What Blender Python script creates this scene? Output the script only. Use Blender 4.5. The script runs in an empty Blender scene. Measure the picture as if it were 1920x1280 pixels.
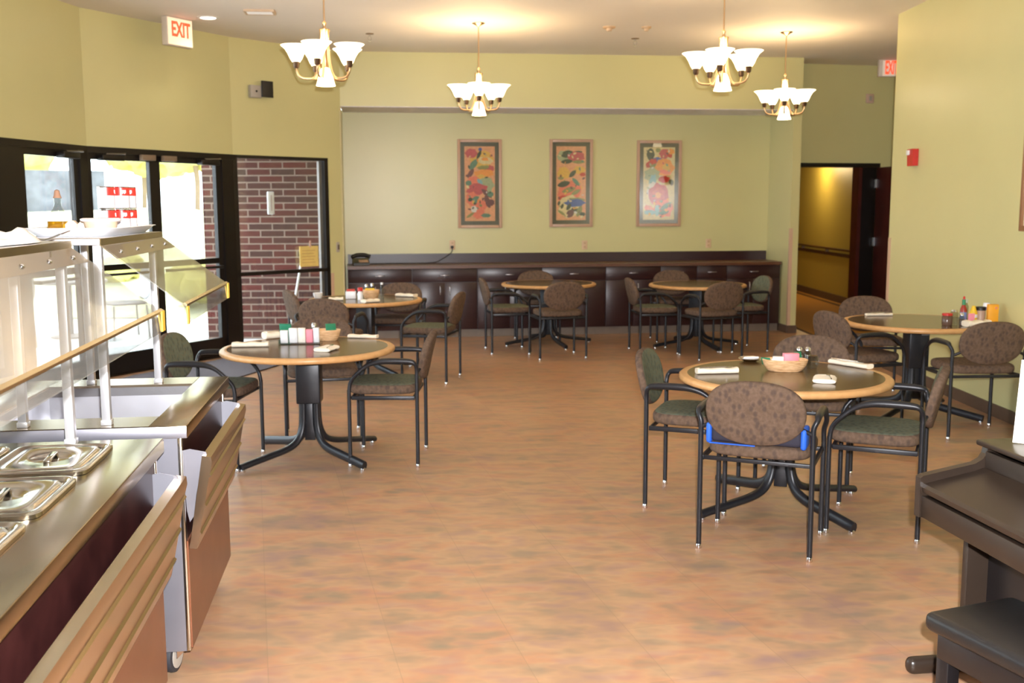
import bpy, bmesh, math, random
from mathutils import Vector, Matrix
random.seed(7)
PI = math.pi
SC = bpy.context.scene
COL = SC.collection

# ------------------------------------------------------------------ camera
FPX, HC = 1940.0, 1.647
PITCH, ROLL = math.atan(254 / FPX), math.radians(0.2)
fw = Vector((0, math.cos(PITCH), -math.sin(PITCH)))
rt0 = Vector((1, 0, 0)); up0 = rt0.cross(fw)
rt = rt0 * math.cos(ROLL) - up0 * math.sin(ROLL)
up = up0 * math.cos(ROLL) + rt0 * math.sin(ROLL)
cd = bpy.data.cameras.new('camera'); cam = bpy.data.objects.new('camera', cd); COL.objects.link(cam)
m = Matrix((( rt.x, up.x, -fw.x, 0), (rt.y, up.y, -fw.y, 0), (rt.z, up.z, -fw.z, HC), (0, 0, 0, 1)))
cam.matrix_world = m
cd.sensor_width = 36; cd.lens = 36 * FPX / 1920; cd.clip_start = 0.05; cd.clip_end = 300
cd.dof.use_dof = True; cd.dof.focus_distance = 3.3; cd.dof.aperture_fstop = 5.6
SC.camera = cam

# ------------------------------------------------------------------ world, sun, flash, exposure
w = bpy.data.worlds.new('sky'); SC.world = w; w.use_nodes = True
bg = w.node_tree.nodes['Background']; bg.inputs[0].default_value = (0.78, 0.89, 1.0, 1); bg.inputs[1].default_value = 7.5
def lamp(name, kind, loc, energy, color, size=0.05, rot=None, parent=None, **kw):
    d = bpy.data.lights.new(name, kind); d.energy = energy; d.color = color
    if kind == 'SUN': d.angle = size
    elif kind == 'AREA': d.size = size
    else: d.shadow_soft_size = size
    for k, v in kw.items(): setattr(d, k, v)
    o = bpy.data.objects.new(name, d); COL.objects.link(o); o.location = loc
    if rot: o.rotation_euler = rot
    if parent: o.parent = parent
    return o
SUNDIR = Vector((0.50, 0.55, 0.95)).normalized()
lamp('sun', 'SUN', (0, 0, 20), 9.0, (1, 0.95, 0.86), 0.01, SUNDIR.to_track_quat('Z', 'Y').to_euler())
FLASH = 1700.0
lamp('camera_flash', 'SPOT', (0.045, -0.02, HC + 0.11), FLASH, (0.98, 0.98, 1.0), 0.02,
     (PI / 2 - PITCH * 0.5, 0, 0), spot_size=math.radians(105), spot_blend=0.7)
SC.view_settings.view_transform = 'Standard'; SC.view_settings.look = 'None'
SC.view_settings.gamma = 1.0; SC.view_settings.use_curve_mapping = False
SC.view_settings.exposure = 0.08
BULB = 7.5
DOWN = 9.0

# ------------------------------------------------------------------ materials
def S(r, g, b):
    f = lambda c: (c / 255 / 12.92) if c / 255 <= 0.04045 else ((c / 255 + 0.055) / 1.055) ** 2.4
    return (f(r), f(g), f(b), 1.0)
class NT:
    def __init__(s, name):
        s.m = bpy.data.materials.new(name); s.m.use_nodes = True; s.t = s.m.node_tree; s.b = s.t.nodes['Principled BSDF']
        s.tc = s.t.nodes.new('ShaderNodeTexCoord'); s.src = s.tc.outputs['Object']
    def n(s, typ, **kw):
        x = s.t.nodes.new(typ)
        for k, v in kw.items(): setattr(x, k, v)
        return x
    def l(s, a, b): s.t.links.new(a, b)
    def mapped(s, scale=(1, 1, 1), rot=(0, 0, 0), world=False):
        mp = s.n('ShaderNodeMapping'); mp.inputs['Scale'].default_value = scale; mp.inputs['Rotation'].default_value = rot
        if world:
            g = s.n('ShaderNodeNewGeometry'); s.l(g.outputs['Position'], mp.inputs['Vector'])
        else: s.l(s.src, mp.inputs['Vector'])
        return mp.outputs[0]
    def noise(s, vec, scale, detail=3, rough=0.5):
        x = s.n('ShaderNodeTexNoise'); x.inputs['Scale'].default_value = scale; x.inputs['Detail'].default_value = detail
        x.inputs['Roughness'].default_value = rough; s.l(vec, x.inputs['Vector']); return x.outputs['Fac']
    def ramp(s, fac, stops, interp='LINEAR'):
        r = s.n('ShaderNodeValToRGB'); r.color_ramp.interpolation = interp; e = r.color_ramp.elements
        while len(e) < len(stops): e.new(0.5)
        for i, (p, c) in enumerate(stops): e[i].position = p; e[i].color = c
        s.l(fac, r.inputs[0]); return r.outputs[0]
    def mix(s, fac, a, b, typ='MIX'):
        x = s.n('ShaderNodeMixRGB', blend_type=typ)
        for i, v in ((0, fac), (1, a), (2, b)):
            if hasattr(v, 'is_linked') or hasattr(v, 'links'): s.l(v, x.inputs[i])
            else: x.inputs[i].default_value = v
        return x.outputs[0]
    def color(s, v):
        if isinstance(v, tuple): s.b.inputs['Base Color'].default_value = v
        else: s.l(v, s.b.inputs['Base Color'])
    def set(s, **kw):
        for k, v in kw.items(): s.b.inputs[k.replace('_', ' ')].default_value = v
        return s
    def bump(s, h, strength=0.2, dist=0.01):
        b = s.n('ShaderNodeBump'); b.inputs['Strength'].default_value = strength; b.inputs['Distance'].default_value = dist
        s.l(h, b.inputs['Height']); s.l(b.outputs[0], s.b.inputs['Normal'])
def dk(c, f): return (c[0] * f, c[1] * f, c[2] * f, 1)
MATS = {}
def simple(name, col, rough=0.5, metal=0.0, var=0.08, scale=9.0, bump=0.0, **kw):
    if name in MATS: return MATS[name]
    x = NT(name); v = x.mapped()
    f = x.noise(v, scale)
    x.color(x.ramp(f, [(0.3, dk(col, 1 - var)), (0.7, dk(col, 1 + var))]))
    x.set(Roughness=rough, Metallic=metal, **kw)
    if bump: x.bump(x.noise(v, scale * 12), bump, 0.002)
    MATS[name] = x.m; return x.m
def emit(name, col, strength):
    x = NT(name); v = x.mapped(); x.color(x.ramp(x.noise(v, 4), [(0, dk(col, .9)), (1, col)]))
    x.b.inputs['Emission Color'].default_value = col; x.b.inputs['Emission Strength'].default_value = strength
    MATS[name] = x.m; return x.m

WALL = simple('green_paint', S(206, 200, 146), 0.32, var=0.025, scale=1.2)
CEIL = simple('ceiling_paint', S(228, 220, 212), 0.7, var=0.02, scale=1.5)
BASEB = simple('brown_vinyl_base', S(92, 72, 58), 0.5)
TOEK = simple('taupe_vinyl_base', S(120, 104, 90), 0.5)
GUARD = simple('beige_corner_guard', S(205, 172, 146), 0.4, var=.03)
BLACKF = simple('dark_bronze_frame', S(30, 25, 23), 0.35, 0.3)
STEELD = simple('blackened_steel', S(38, 38, 42), 0.36, 0.3)
BLK = simple('black_plastic', S(28, 26, 26), 0.45)
RUBBER = simple('rubber', S(45, 45, 50), 0.6)
WHITE = simple('white_plastic', S(238, 238, 240), 0.35, var=.02)
PAPER = simple('white_paper', S(245, 238, 224), 0.75, var=.03)
CLOTH = simple('cream_napkin', S(240, 228, 208), 0.9, var=.04, scale=30, bump=.3)
CHROME = simple('chrome', S(225, 225, 228), 0.12, 1.0, var=.02)
NICKEL = simple('satin_nickel', S(205, 170, 130), 0.3, 1.0, var=.03)
BRASS = simple('cabinet_pull_nickel', S(190, 180, 178), 0.3, .8)
YEL = simple('yellow_sticker', S(232, 190, 60), 0.6)
NOTE = simple('yellow_note', S(226, 200, 120), 0.8)
RED = simple('red_plastic', S(196, 34, 24), 0.35)
GREENP = simple('green_packet', S(20, 120, 85), 0.5)
PINKP = simple('pink_packet', S(245, 150, 165), 0.6)
BLUEC = simple('blue_trim', S(35, 95, 205), 0.6)
NAVY = simple('navy_cushion', S(38, 36, 50), 0.8, bump=.3)
ORANGEB = simple('orange_carton', S(240, 165, 35), 0.5)
YELB = simple('mustard_yellow', S(240, 200, 50), 0.4)
PURP = simple('purple_cap', S(80, 60, 110), 0.4)
GREY = simple('grey_plastic', S(176, 168, 158), 0.5)
PIANO = simple('dark_rosewood_finish', S(45, 35, 28), 0.32, var=.12, scale=5)
PIANOK = simple('piano_black', S(24, 21, 22), 0.28)
LEATH = simple('black_bench_vinyl', S(26, 24, 24), 0.38, bump=.15)
PHONE = simple('phone_plastic', S(48, 46, 40), 0.4)
CORK = simple('cork', S(150, 110, 85), 0.8)
OIL = simple('olive_oil', S(225, 160, 30), 0.1, var=.02, Transmission_Weight=.6, IOR=1.4)
TANPLAS = simple('beige_carton', S(200, 176, 150), 0.5)
BEIGEF = simple('clear_tub_food', S(206, 184, 156), 0.4, var=.06, scale=60)
HOTS = simple('hot_sauce', S(150, 40, 20), 0.3)
BROWNJ = simple('brown_jam', S(96, 70, 56), 0.2)
GREENCAP = simple('green_cap', S(40, 130, 85), 0.4)
PLATE = simple('china', S(235, 232, 228), 0.15, var=.01)
WALNUT = simple('red_brown_door', S(72, 26, 18), 0.35, var=.2, scale=3)
GOLDC = simple('gold_carpet', S(176, 124, 48), 0.9, var=.06, scale=25)
BRCARP = simple('brown_carpet_border', S(92, 62, 26), 0.9)
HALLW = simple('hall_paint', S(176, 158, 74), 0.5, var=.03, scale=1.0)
MATC = simple('charcoal_mat', S(88, 80, 84), 0.95, var=.1, scale=60, bump=.4)
CONC = simple('patio_concrete', S(214, 214, 212), 0.8, var=.05, scale=2)
STONE = simple('grey_fieldstone', S(98, 99, 106), 0.85, var=.35, scale=3.5)
GRASS = simple('lawn_grass', S(206, 206, 172), 0.95, var=.2, scale=2)
LEAF = simple('leaves', S(186, 178, 104), 0.8, var=.35, scale=3)
BARK = simple('bark', S(130, 110, 90), 0.9)
MATTE_ART = simple('olive_mat_board', S(92, 84, 62), 0.35)
ARTFR = simple('pink_beige_frame', S(196, 160, 134), 0.35, var=.04)
BROWNFR = simple('brown_frame', S(150, 105, 70), 0.4)
TANBOX = simple('tan_box', S(128, 108, 88), 0.6)

def steel(name, col, rough, stretch=(2, 7, 2)):
    x = NT(name); v = x.mapped(stretch)
    f = x.noise(v, 6, 2); g = x.noise(x.mapped((1, 1, 1)), 3.0, 3)
    x.color(x.ramp(g, [(.3, dk(col, .93)), (.7, dk(col, 1.05))]))
    mr = x.n('ShaderNodeMapRange'); mr.inputs[3].default_value = rough * .94; mr.inputs[4].default_value = rough * 1.08
    x.l(f, mr.inputs[0]); x.l(mr.outputs[0], x.b.inputs['Roughness']); x.set(Metallic=1.0)
    MATS[name] = x.m; return x.m
STEEL = steel('brushed_stainless', S(170, 152, 126), 0.22)
STEELP = steel('polished_pan_steel', S(214, 206, 192), 0.16)
SATIN = steel('satin_steel', S(226, 226, 230), .36); SATIN.node_tree.nodes['Principled BSDF'].inputs['Metallic'].default_value = .72
SATEND = steel('satin_panel_steel', S(158, 157, 166), .36); SATEND.node_tree.nodes['Principled BSDF'].inputs['Metallic'].default_value = .86
STEELS = steel('slide_stainless', S(200, 178, 150), 0.22)

def thinfres(x, base=.045, k=.9):
    lw = x.n('ShaderNodeLayerWeight'); lw.inputs[0].default_value = .5
    p = x.n('ShaderNodeMath', operation='POWER'); x.l(lw.outputs['Facing'], p.inputs[0]); p.inputs[1].default_value = 5
    q = x.n('ShaderNodeMath', operation='MULTIPLY_ADD'); x.l(p.outputs[0], q.inputs[0]); q.inputs[1].default_value = k; q.inputs[2].default_value = base
    return q
def glass(name, tint=(1, 1, 1, 1), spec=1.0):
    x = NT(name); t = x.t; t.nodes.remove(x.b)
    out = t.nodes['Material Output']
    tr = x.n('ShaderNodeBsdfTransparent'); tr.inputs[0].default_value = tint
    gl = x.n('ShaderNodeBsdfGlossy'); gl.inputs['Roughness'].default_value = 0.02; gl.inputs[0].default_value = (spec, spec, spec, 1)
    fr = thinfres(x)
    mx = x.n('ShaderNodeMixShader'); x.l(fr.outputs[0], mx.inputs[0]); x.l(tr.outputs[0], mx.inputs[1]); x.l(gl.outputs[0], mx.inputs[2])
    x.l(mx.outputs[0], out.inputs[0]); MATS[name] = x.m; return x.m
GLASS = glass('window_glass', (.95, .97, .96, 1))
def acrylic():
    x = NT('clear_acrylic'); t = x.t; out = t.nodes['Material Output']; t.nodes.remove(x.b)
    tr = x.n('ShaderNodeBsdfTransparent'); tr.inputs[0].default_value = (.86, .86, .85, 1)
    gl = x.n('ShaderNodeBsdfGlossy'); gl.inputs['Roughness'].default_value = 0.04
    df = x.n('ShaderNodeBsdfDiffuse'); df.inputs[0].default_value = (.75, .72, .66, 1)
    m0 = x.n('ShaderNodeMixShader'); m0.inputs[0].default_value = .12; x.l(tr.outputs[0], m0.inputs[1]); x.l(df.outputs[0], m0.inputs[2])
    fr = thinfres(x, .07)
    mx = x.n('ShaderNodeMixShader'); x.l(fr.outputs[0], mx.inputs[0]); x.l(m0.outputs[0], mx.inputs[1]); x.l(gl.outputs[0], mx.inputs[2])
    x.l(mx.outputs[0], out.inputs[0]); MATS['clear_acrylic'] = x.m; return x.m
ACR = acrylic()
CLEARG = glass('tableware_glass', (.74, .75, .72, 1))

def fabric(name, base, dark, edge):
    x = NT(name); v = x.mapped()
    vo = x.n('ShaderNodeTexVoronoi'); vo.inputs['Scale'].default_value = 38; x.l(x.mapped((1, 1, .62), (.3, .5, .2)), vo.inputs['Vector'])
    f = x.ramp(vo.outputs['Distance'], [(.0, (.8, .8, .8, 1)), (.25, (.7, .7, .7, 1)), (.5, (0, 0, 0, 1))])
    nz = x.noise(v, 60, 3); b2 = x.mix(x.ramp(nz, [(.35, (0, 0, 0, 1)), (.65, (1, 1, 1, 1))]), base, edge)
    x.color(x.mix(f, b2, dark)); x.set(Roughness=.95); x.b.inputs['Specular IOR Level'].default_value = .15
    x.bump(nz, .25, .003); MATS[name] = x.m; return x.m
FABB = fabric('brown_leaf_fabric', S(108, 88, 74), S(76, 63, 57), S(94, 76, 62))
FABG = fabric('leaf_fabric_green_sheen', S(100, 108, 94), S(76, 82, 72), S(106, 104, 84))  # same fabric on side-seen chairs, its sheen put into the colour as green

def vinyl():
    x = NT('mottled_vinyl_tile'); 
    v = x.mapped((1, 1, 1), (0, 0, math.radians(-14)), world=True)
    vs = x.mapped((.55, 1.15, 1), (0, 0, math.radians(-4)), world=True)
    f = x.noise(vs, 3.2, 3, .6)
    c1 = x.ramp(f, [(.30, S(160, 134, 122)), (.42, S(186, 150, 116)), (.50, S(208, 168, 128)), (.58, S(206, 148, 110)), (.68, S(160, 142, 116))])
    f2 = x.noise(x.mapped((.7, 1.2, 1), (0, 0, .4), world=True), 8.0, 2, .5)
    c2 = x.ramp(f2, [(.32, S(172, 138, 132)), (.5, S(206, 164, 124)), (.66, S(150, 140, 118))])
    c = x.mix(.42, c1, c2)
    # tone of each tile
    sn = x.n('ShaderNodeVectorMath', operation='SNAP'); sn.inputs[1].default_value = (.457, .457, 10); x.l(v, sn.inputs[0])
    wn = x.n('ShaderNodeTexWhiteNoise'); x.l(sn.outputs[0], wn.inputs['Vector'])
    tone = x.ramp(wn.outputs[0], [(0, (.93, .92, .92, 1)), (1, (1.0, 1.0, 1.0, 1))])
    c = x.mix(1.0, c, tone, 'MULTIPLY'); c = x.mix(1.0, c, (.80, .775, .785, 1), 'MULTIPLY')
    br = x.n('ShaderNodeTexBrick'); br.offset = 0; br.inputs['Scale'].default_value = 1; br.inputs['Mortar Size'].default_value = .0022
    br.inputs['Brick Width'].default_value = .457; br.inputs['Row Height'].default_value = .457; x.l(v, br.inputs['Vector'])
    c = x.mix(x.mix(1.0, br.outputs['Fac'], (.35, .35, .35, 1), 'MULTIPLY'), c, S(140, 116, 92))
    x.color(c); x.set(Roughness=.34); x.b.inputs['Specular IOR Level'].default_value = .4
    x.bump(x.noise(v, 40), .04, .002)
    MATS['vinyl'] = x.m; return x.m
VINYL = vinyl()
def bricks():
    x = NT('outdoor_brick'); g = x.n('ShaderNodeNewGeometry'); sp = x.n('ShaderNodeSeparateXYZ'); x.l(g.outputs['Position'], sp.inputs[0])
    ad = x.n('ShaderNodeMath', operation='ADD'); x.l(sp.outputs[0], ad.inputs[0]); x.l(sp.outputs[1], ad.inputs[1])
    cb = x.n('ShaderNodeCombineXYZ'); x.l(ad.outputs[0], cb.inputs[0]); x.l(sp.outputs[2], cb.inputs[1])
    br = x.n('ShaderNodeTexBrick'); br.inputs['Scale'].default_value = 1; br.inputs['Mortar Size'].default_value = .009
    br.inputs['Brick Width'].default_value = .30; br.inputs['Row Height'].default_value = .0847; br.inputs['Bias'].default_value = 0
    br.inputs['Color1'].default_value = S(82, 27, 17); br.inputs['Color2'].default_value = S(56, 31, 23); br.inputs['Mortar'].default_value = S(120, 100, 88)
    x.l(cb.outputs[0], br.inputs['Vector']); x.color(br.outputs['Color']); x.set(Roughness=.85); x.bump(br.outputs['Fac'], -.5, .01)
    MATS['brick'] = x.m; return x.m
BRICK = bricks()
def wood(name, c1, c2, rough=.35, axis=(1, 12, 12)):
    x = NT(name); f = x.noise(x.mapped(axis), 6, 4, .6)
    x.color(x.ramp(f, [(.3, c1), (.7, c2)])); x.set(Roughness=rough); MATS[name] = x.m; return x.m
LAMC = wood('dark_plum_laminate', S(46, 24, 25), S(54, 31, 31), .3, (1, 1, 10))
LAMTOP = wood('brown_counter_laminate', S(84, 50, 34), S(98, 62, 42), .35, (1, 8, 8))
MAHOG = wood('mahogany_cart_laminate', S(38, 16, 16), S(62, 30, 28), .3, (9, 1, 1))
MAHOB = wood('brown_cart_panel', S(110, 64, 42), S(124, 76, 52), .3, (6, 1, 1))
TABW = wood('maple_table_edge', S(196, 146, 92), S(210, 162, 108), .35, (3, 3, 3))
TABL = simple('olive_brown_laminate', S(90, 65, 34), .2, var=.05, scale=20)
WICK = None
def wicker():
    x = NT('wicker'); g = x.noise(x.mapped((1, 1, 12)), 24, 2)
    x.color(x.ramp(g, [(.35, S(196, 148, 100)), (.65, S(236, 196, 150))])); x.set(Roughness=.6); x.bump(g, .5, .004); MATS['wicker'] = x.m; return x.m
WICK = wicker()
def shade_mat():
    x = NT('frosted_shade'); v = x.mapped(); c = x.ramp(x.noise(v, 10), [(0, (1, .93, .8, 1)), (1, (1, .97, .88, 1))])
    x.color(c); x.set(Roughness=.5); x.b.inputs['Emission Color'].default_value = (1, .8, .5, 1); x.b.inputs['Emission Strength'].default_value = 4.2
    MATS['shade'] = x.m; return x.m
SHADE = shade_mat()
DLENS = emit('downlight_lens', (1, .92, .75, 1), 9.0)
SIGNF = emit('sign_face', (1, .84, .62, 1), .42)
SIGNF2 = emit('sign_face_dim', (.9, .82, .72, 1), .12)
SIGNR = emit('sign_red', (1.0, .09, .03, 1), .9)
SIGNW = simple('sign_housing', S(214, 202, 190), .5)

# ------------------------------------------------------------------ mesh helpers
def add_box(bm, lo, hi, bev=0.0, mi=0, mat=None, seg=2):
    lo = Vector(lo); hi = Vector(hi); c = (lo + hi) / 2; d = hi - lo
    if bm.faces.layers.int.get('flat') is None: bm.faces.layers.int.new('flat')
    r = bmesh.ops.create_cube(bm, size=1.0); vs = r['verts']
    for v in vs: v.co = Vector((v.co.x * d.x, v.co.y * d.y, v.co.z * d.z)) + c
    fs = list({f for v in vs for f in v.link_faces})
    ly = bm.faces.layers.int.get('flat') or bm.faces.layers.int.new('flat')
    vs0 = vs; fs = list({f for v in vs for f in v.link_faces})
    for f in fs: f.material_index = mi; f[ly] = 1
    if bev > 0:
        es = list({e for v in vs for e in v.link_edges})
        rr = bmesh.ops.bevel(bm, geom=es, offset=min(bev, min(d) * .49), segments=seg, affect='EDGES', profile=.5)
        vs = list({v for f in rr['faces'] for v in f.verts} | set(v for v in vs if v.is_valid))
        for f in {f for v in vs for f in v.link_faces}:
            f.normal_update(); f.material_index = mi; f[ly] = 1 if max(abs(q) for q in f.normal) > .9999 else 0
    if mat is not None: bmesh.ops.transform(bm, matrix=mat, verts=[v for v in vs if v.is_valid])
    return vs
def prism(bm, pts, z0, z1, mi=0):
    a = [bm.verts.new((p[0], p[1], z0)) for p in pts]; b = [bm.verts.new((p[0], p[1], z1)) for p in pts]
    n = len(pts); f = [bm.faces.new(a[::-1]), bm.faces.new(b)]
    for i in range(n): f.append(bm.faces.new((a[i], a[(i + 1) % n], b[(i + 1) % n], b[i])))
    for q in f: q.material_index = mi
    return a + b
def extr(bm, pts, axis, a0, a1, mi=0):
    """polygon pts (p,q) in the plane across axis, extruded a0..a1"""
    def P(p, a): return {'x': (a, p[0], p[1]), 'y': (p[0], a, p[1]), 'z': (p[0], p[1], a)}[axis]
    A = [bm.verts.new(P(p, a0)) for p in pts]; B = [bm.verts.new(P(p, a1)) for p in pts]; n = len(pts)
    f = [bm.faces.new(A[::-1]), bm.faces.new(B)]
    for i in range(n): f.append(bm.faces.new((A[i], A[(i + 1) % n], B[(i + 1) % n], B[i])))
    for q in f: q.material_index = mi
    return A + B
def rings(bm, rs, close0=True, close1=True, mi=0, closed=True, mif=None):
    """loft between rings of points"""
    V = [[bm.verts.new(p) for p in r] for r in rs]; n = len(rs[0])
    for k in range(len(V) - 1):
        for i in range(n if closed else n - 1):
            j = (i + 1) % n
            f = bm.faces.new((V[k][i], V[k][j], V[k + 1][j], V[k + 1][i])); f.material_index = mif(k) if mif else mi
    if close0: f = bm.faces.new(V[0][::-1]); f.material_index = mif(0) if mif else mi
    if close1: f = bm.faces.new(V[-1]); f.material_index = mif(len(V) - 2) if mif else mi
    return [v for r in V for v in r]
def lathe(bm, prof, c=(0, 0, 0), n=24, mi=0, close0=True, close1=True, mat=None):
    rs = [[(c[0] + r * math.cos(2 * PI * i / n), c[1] + r * math.sin(2 * PI * i / n), c[2] + z) for i in range(n)] for r, z in prof]
    vs = rings(bm, rs, close0, close1, mi)
    if mat is not None: bmesh.ops.transform(bm, matrix=mat, verts=vs)
    return vs
def smoothpath(pts, k=6):
    pts = [Vector(p) for p in pts]; out = []
    for i in range(len(pts) - 1):
        p0 = pts[max(i - 1, 0)]; p1 = pts[i]; p2 = pts[i + 1]; p3 = pts[min(i + 2, len(pts) - 1)]
        for j in range(k):
            t = j / k
            out.append(.5 * ((2 * p1) + (-p0 + p2) * t + (2 * p0 - 5 * p1 + 4 * p2 - p3) * t * t + (-p0 + 3 * p1 - 3 * p2 + p3) * t ** 3))
    out.append(pts[-1]); return out
def tube(bm, pts, r, n=10, mi=0, ry=None, upv=(0, 0, 1)):
    pts = [Vector(p) for p in pts]; rs = []; N = len(pts); upv = Vector(upv); last = None
    for i, p in enumerate(pts):
        d = (pts[min(i + 1, N - 1)] - pts[max(i - 1, 0)]).normalized()
        a = last if last is not None else (upv if abs(d.dot(upv)) < .95 else Vector((1, 0, 0)))
        u = (a - d * a.dot(d)).normalized(); last = u; v = d.cross(u)
        rr = r[i] if isinstance(r, (list, tuple)) else r; r2 = ry if ry else rr
        rs.append([p + u * rr * math.cos(2 * PI * k / n) + v * r2 * math.sin(2 * PI * k / n) for k in range(n)])
    return rings(bm, rs, mi=mi)
def superpt(a, b, th, e):
    c, s = math.cos(th), math.sin(th)
    return (a * math.copysign(abs(c) ** (2 / e), c), b * math.copysign(abs(s) ** (2 / e), s))
def pad(bm, a, b, T, e=2.3, n=40, crown=.35, curve=0.0, side_mi=1, fm=0, bmi=1, flat=.5):
    """cushion in the xy plane, thickness T along z (top fm, rim/bottom side)"""
    prof = [(.001, 1 + crown), (.35, 1 + crown * .92), (.65, 1 + crown * .7), (.86, 1 + crown * .3), (.95, .95), (.985, .7), (1.0, .35), (1.0, -.35), (.985, -.7), (.95, -.92), (.6, -1), (.001, -1)]
    rs = []
    for s, t in prof:
        r = []
        for k in range(n):
            x, y = superpt(a * s, b * s, 2 * PI * k / n, e); r.append((x, y, T / 2 * t + curve * x * x))
        rs.append(r)
    return rings(bm, rs, mif=lambda k: fm if k < 4 else (side_mi if k < 9 else bmi))
def X(bm, mat, vs): bmesh.ops.transform(bm, matrix=mat, verts=vs)
def NB(): return bmesh.new()
def obj(name, bm, mats, parent=None, smooth=50, loc=None, rotz=0):
    bmesh.ops.recalc_face_normals(bm, faces=bm.faces)
    fl = bm.faces.layers.int.get('flat'); bm.faces.index_update()
    flat = [f.index for f in bm.faces if f[fl]] if fl else []
    me = bpy.data.meshes.new(name); bm.to_mesh(me); bm.free()
    for mm in (mats if isinstance(mats, (list, tuple)) else [mats]): me.materials.append(mm)
    o = bpy.data.objects.new(name, me); COL.objects.link(o)
    if smooth:
        for p in me.polygons: p.use_smooth = True
        for i in flat: me.polygons[i].use_smooth = False
        try: me.set_sharp_from_angle(angle=math.radians(smooth))
        except Exception: pass
    if parent: o.parent = parent
    if loc: o.location = loc
    if rotz: o.rotation_euler = (0, 0, rotz)
    return o
def empty(name, loc=(0, 0, 0), rotz=0):
    o = bpy.data.objects.new(name, None); COL.objects.link(o); o.location = loc; o.rotation_euler = (0, 0, rotz); o.empty_display_size = .1; return o
def tag(o, label, cat, group=None):
    o['label'] = label; o['category'] = cat
    if group: o['group'] = group
    return o
def thing(name, label, cat, loc=(0, 0, 0), rotz=0, group=None): return tag(empty(name, loc, rotz), label, cat, group)
def struct(o): o['kind'] = 'structure'; return o
def boxobj(name, lo, hi, mats, parent=None, bev=0.0, loc=None, rotz=0):
    bm = NB(); add_box(bm, lo, hi, bev); return obj(name, bm, mats, parent, loc=loc, rotz=rotz)
def latheobj(name, prof, mats, parent=None, n=24, c=(0, 0, 0), loc=None):
    bm = NB(); lathe(bm, prof, c, n); return obj(name, bm, mats, parent, loc=loc)
def kids(o, allobjs): return [c for c in allobjs if c.parent == o]
def dup(root, loc, rotz=0, label=None, group=None):
    allo = list(COL.objects)
    r = root.copy(); COL.objects.link(r); r.location = loc; r.rotation_euler = (0, 0, rotz)
    if label: r['label'] = label
    if group: r['group'] = group
    for ch in kids(root, allo):
        c = ch.copy(); COL.objects.link(c); c.parent = r
        for g in kids(ch, allo):
            d = g.copy(); COL.objects.link(d); d.parent = c
    return r
def textmesh(s, size, mat, name, parent, M):
    cu = bpy.data.curves.new(name, 'FONT'); cu.body = s; cu.size = size; cu.extrude = .002; cu.offset = .0045; cu.align_x = 'CENTER'; cu.align_y = 'CENTER'
    t = bpy.data.objects.new(name, cu); COL.objects.link(t)
    bpy.context.view_layer.update(); dg = bpy.context.evaluated_depsgraph_get()
    me = bpy.data.meshes.new_from_object(t.evaluated_get(dg)); bpy.data.objects.remove(t)
    me.transform(M); me.materials.clear(); me.materials.append(mat)
    o = bpy.data.objects.new(name, me); COL.objects.link(o); o.parent = parent; return o

# ------------------------------------------------------------------ the room
ZC = 3.48
K0, K1, K2 = (-3.99, 9.88), (-3.07, 11.58), (-2.05, 12.66)
L00 = (-4.19, 8.60)
LA, LB = (-4.55, 6.3), (-4.7, -3.0)
PR = (3.68, 13.345)             # right edge of the pilaster
PJ = (3.57, 13.33)
BL, BR = (-2.15, 13.42), (3.472, 14.12)
HL, HR = (3.66, 13.87), (5.65, 14.30)
XW = 3.775
def seg(name, p0, p1, z0, z1, mat, th=.12, parent=None, nm=True, inner=0.0, e0=0, e1=0):
    d = Vector((p1[0] - p0[0], p1[1] - p0[1])); L = d.length; a = math.atan2(d.y, d.x)
    bm = NB(); add_box(bm, (-e0, inner, z0), (L + e1, th, z1))
    return obj(name, bm, mat, parent, loc=(p0[0], p0[1], 0), rotz=a)
ZH = 2.22
# floor (inside), ceiling
bm = NB(); prism(bm, [LB, LA, L00, K0, K1, K2, (-2.2, 13.6), (3.5, 14.3), (3.83, 14.0), (3.83, -3)], -.1, 0)
struct(obj('floor', bm, VINYL))
bm = NB(); prism(bm, [(3.83, 7.5), (3.83, 14.0), (3.6, 14.0), (3.6, 22), (6.4, 22), (6.4, 7.5)], -.1, 0)
struct(obj('floor', bm, GOLDC))
bm = NB(); prism(bm, [(3.815, 7.5), (3.815, 14.6), (3.865, 14.6), (3.865, 7.5)], -.05, .004)
prism(bm, [(5.36, 7.5), (5.36, 21), (5.44, 21), (5.44, 7.5)], -.05, .003)
struct(obj('trim_1', bm, BRCARP))
bm = NB(); prism(bm, [(-4.95, -3.2), (-4.8, 6.3), (-4.4, 8.6), (-4.15, 9.9), (-3.2, 11.7), (-2.2, 13.7), (3.5, 14.45), (5.8, 14.5), (5.8, -3.2)], ZC, ZC + .15)
struct(obj('ceiling', bm, CEIL))
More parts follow.
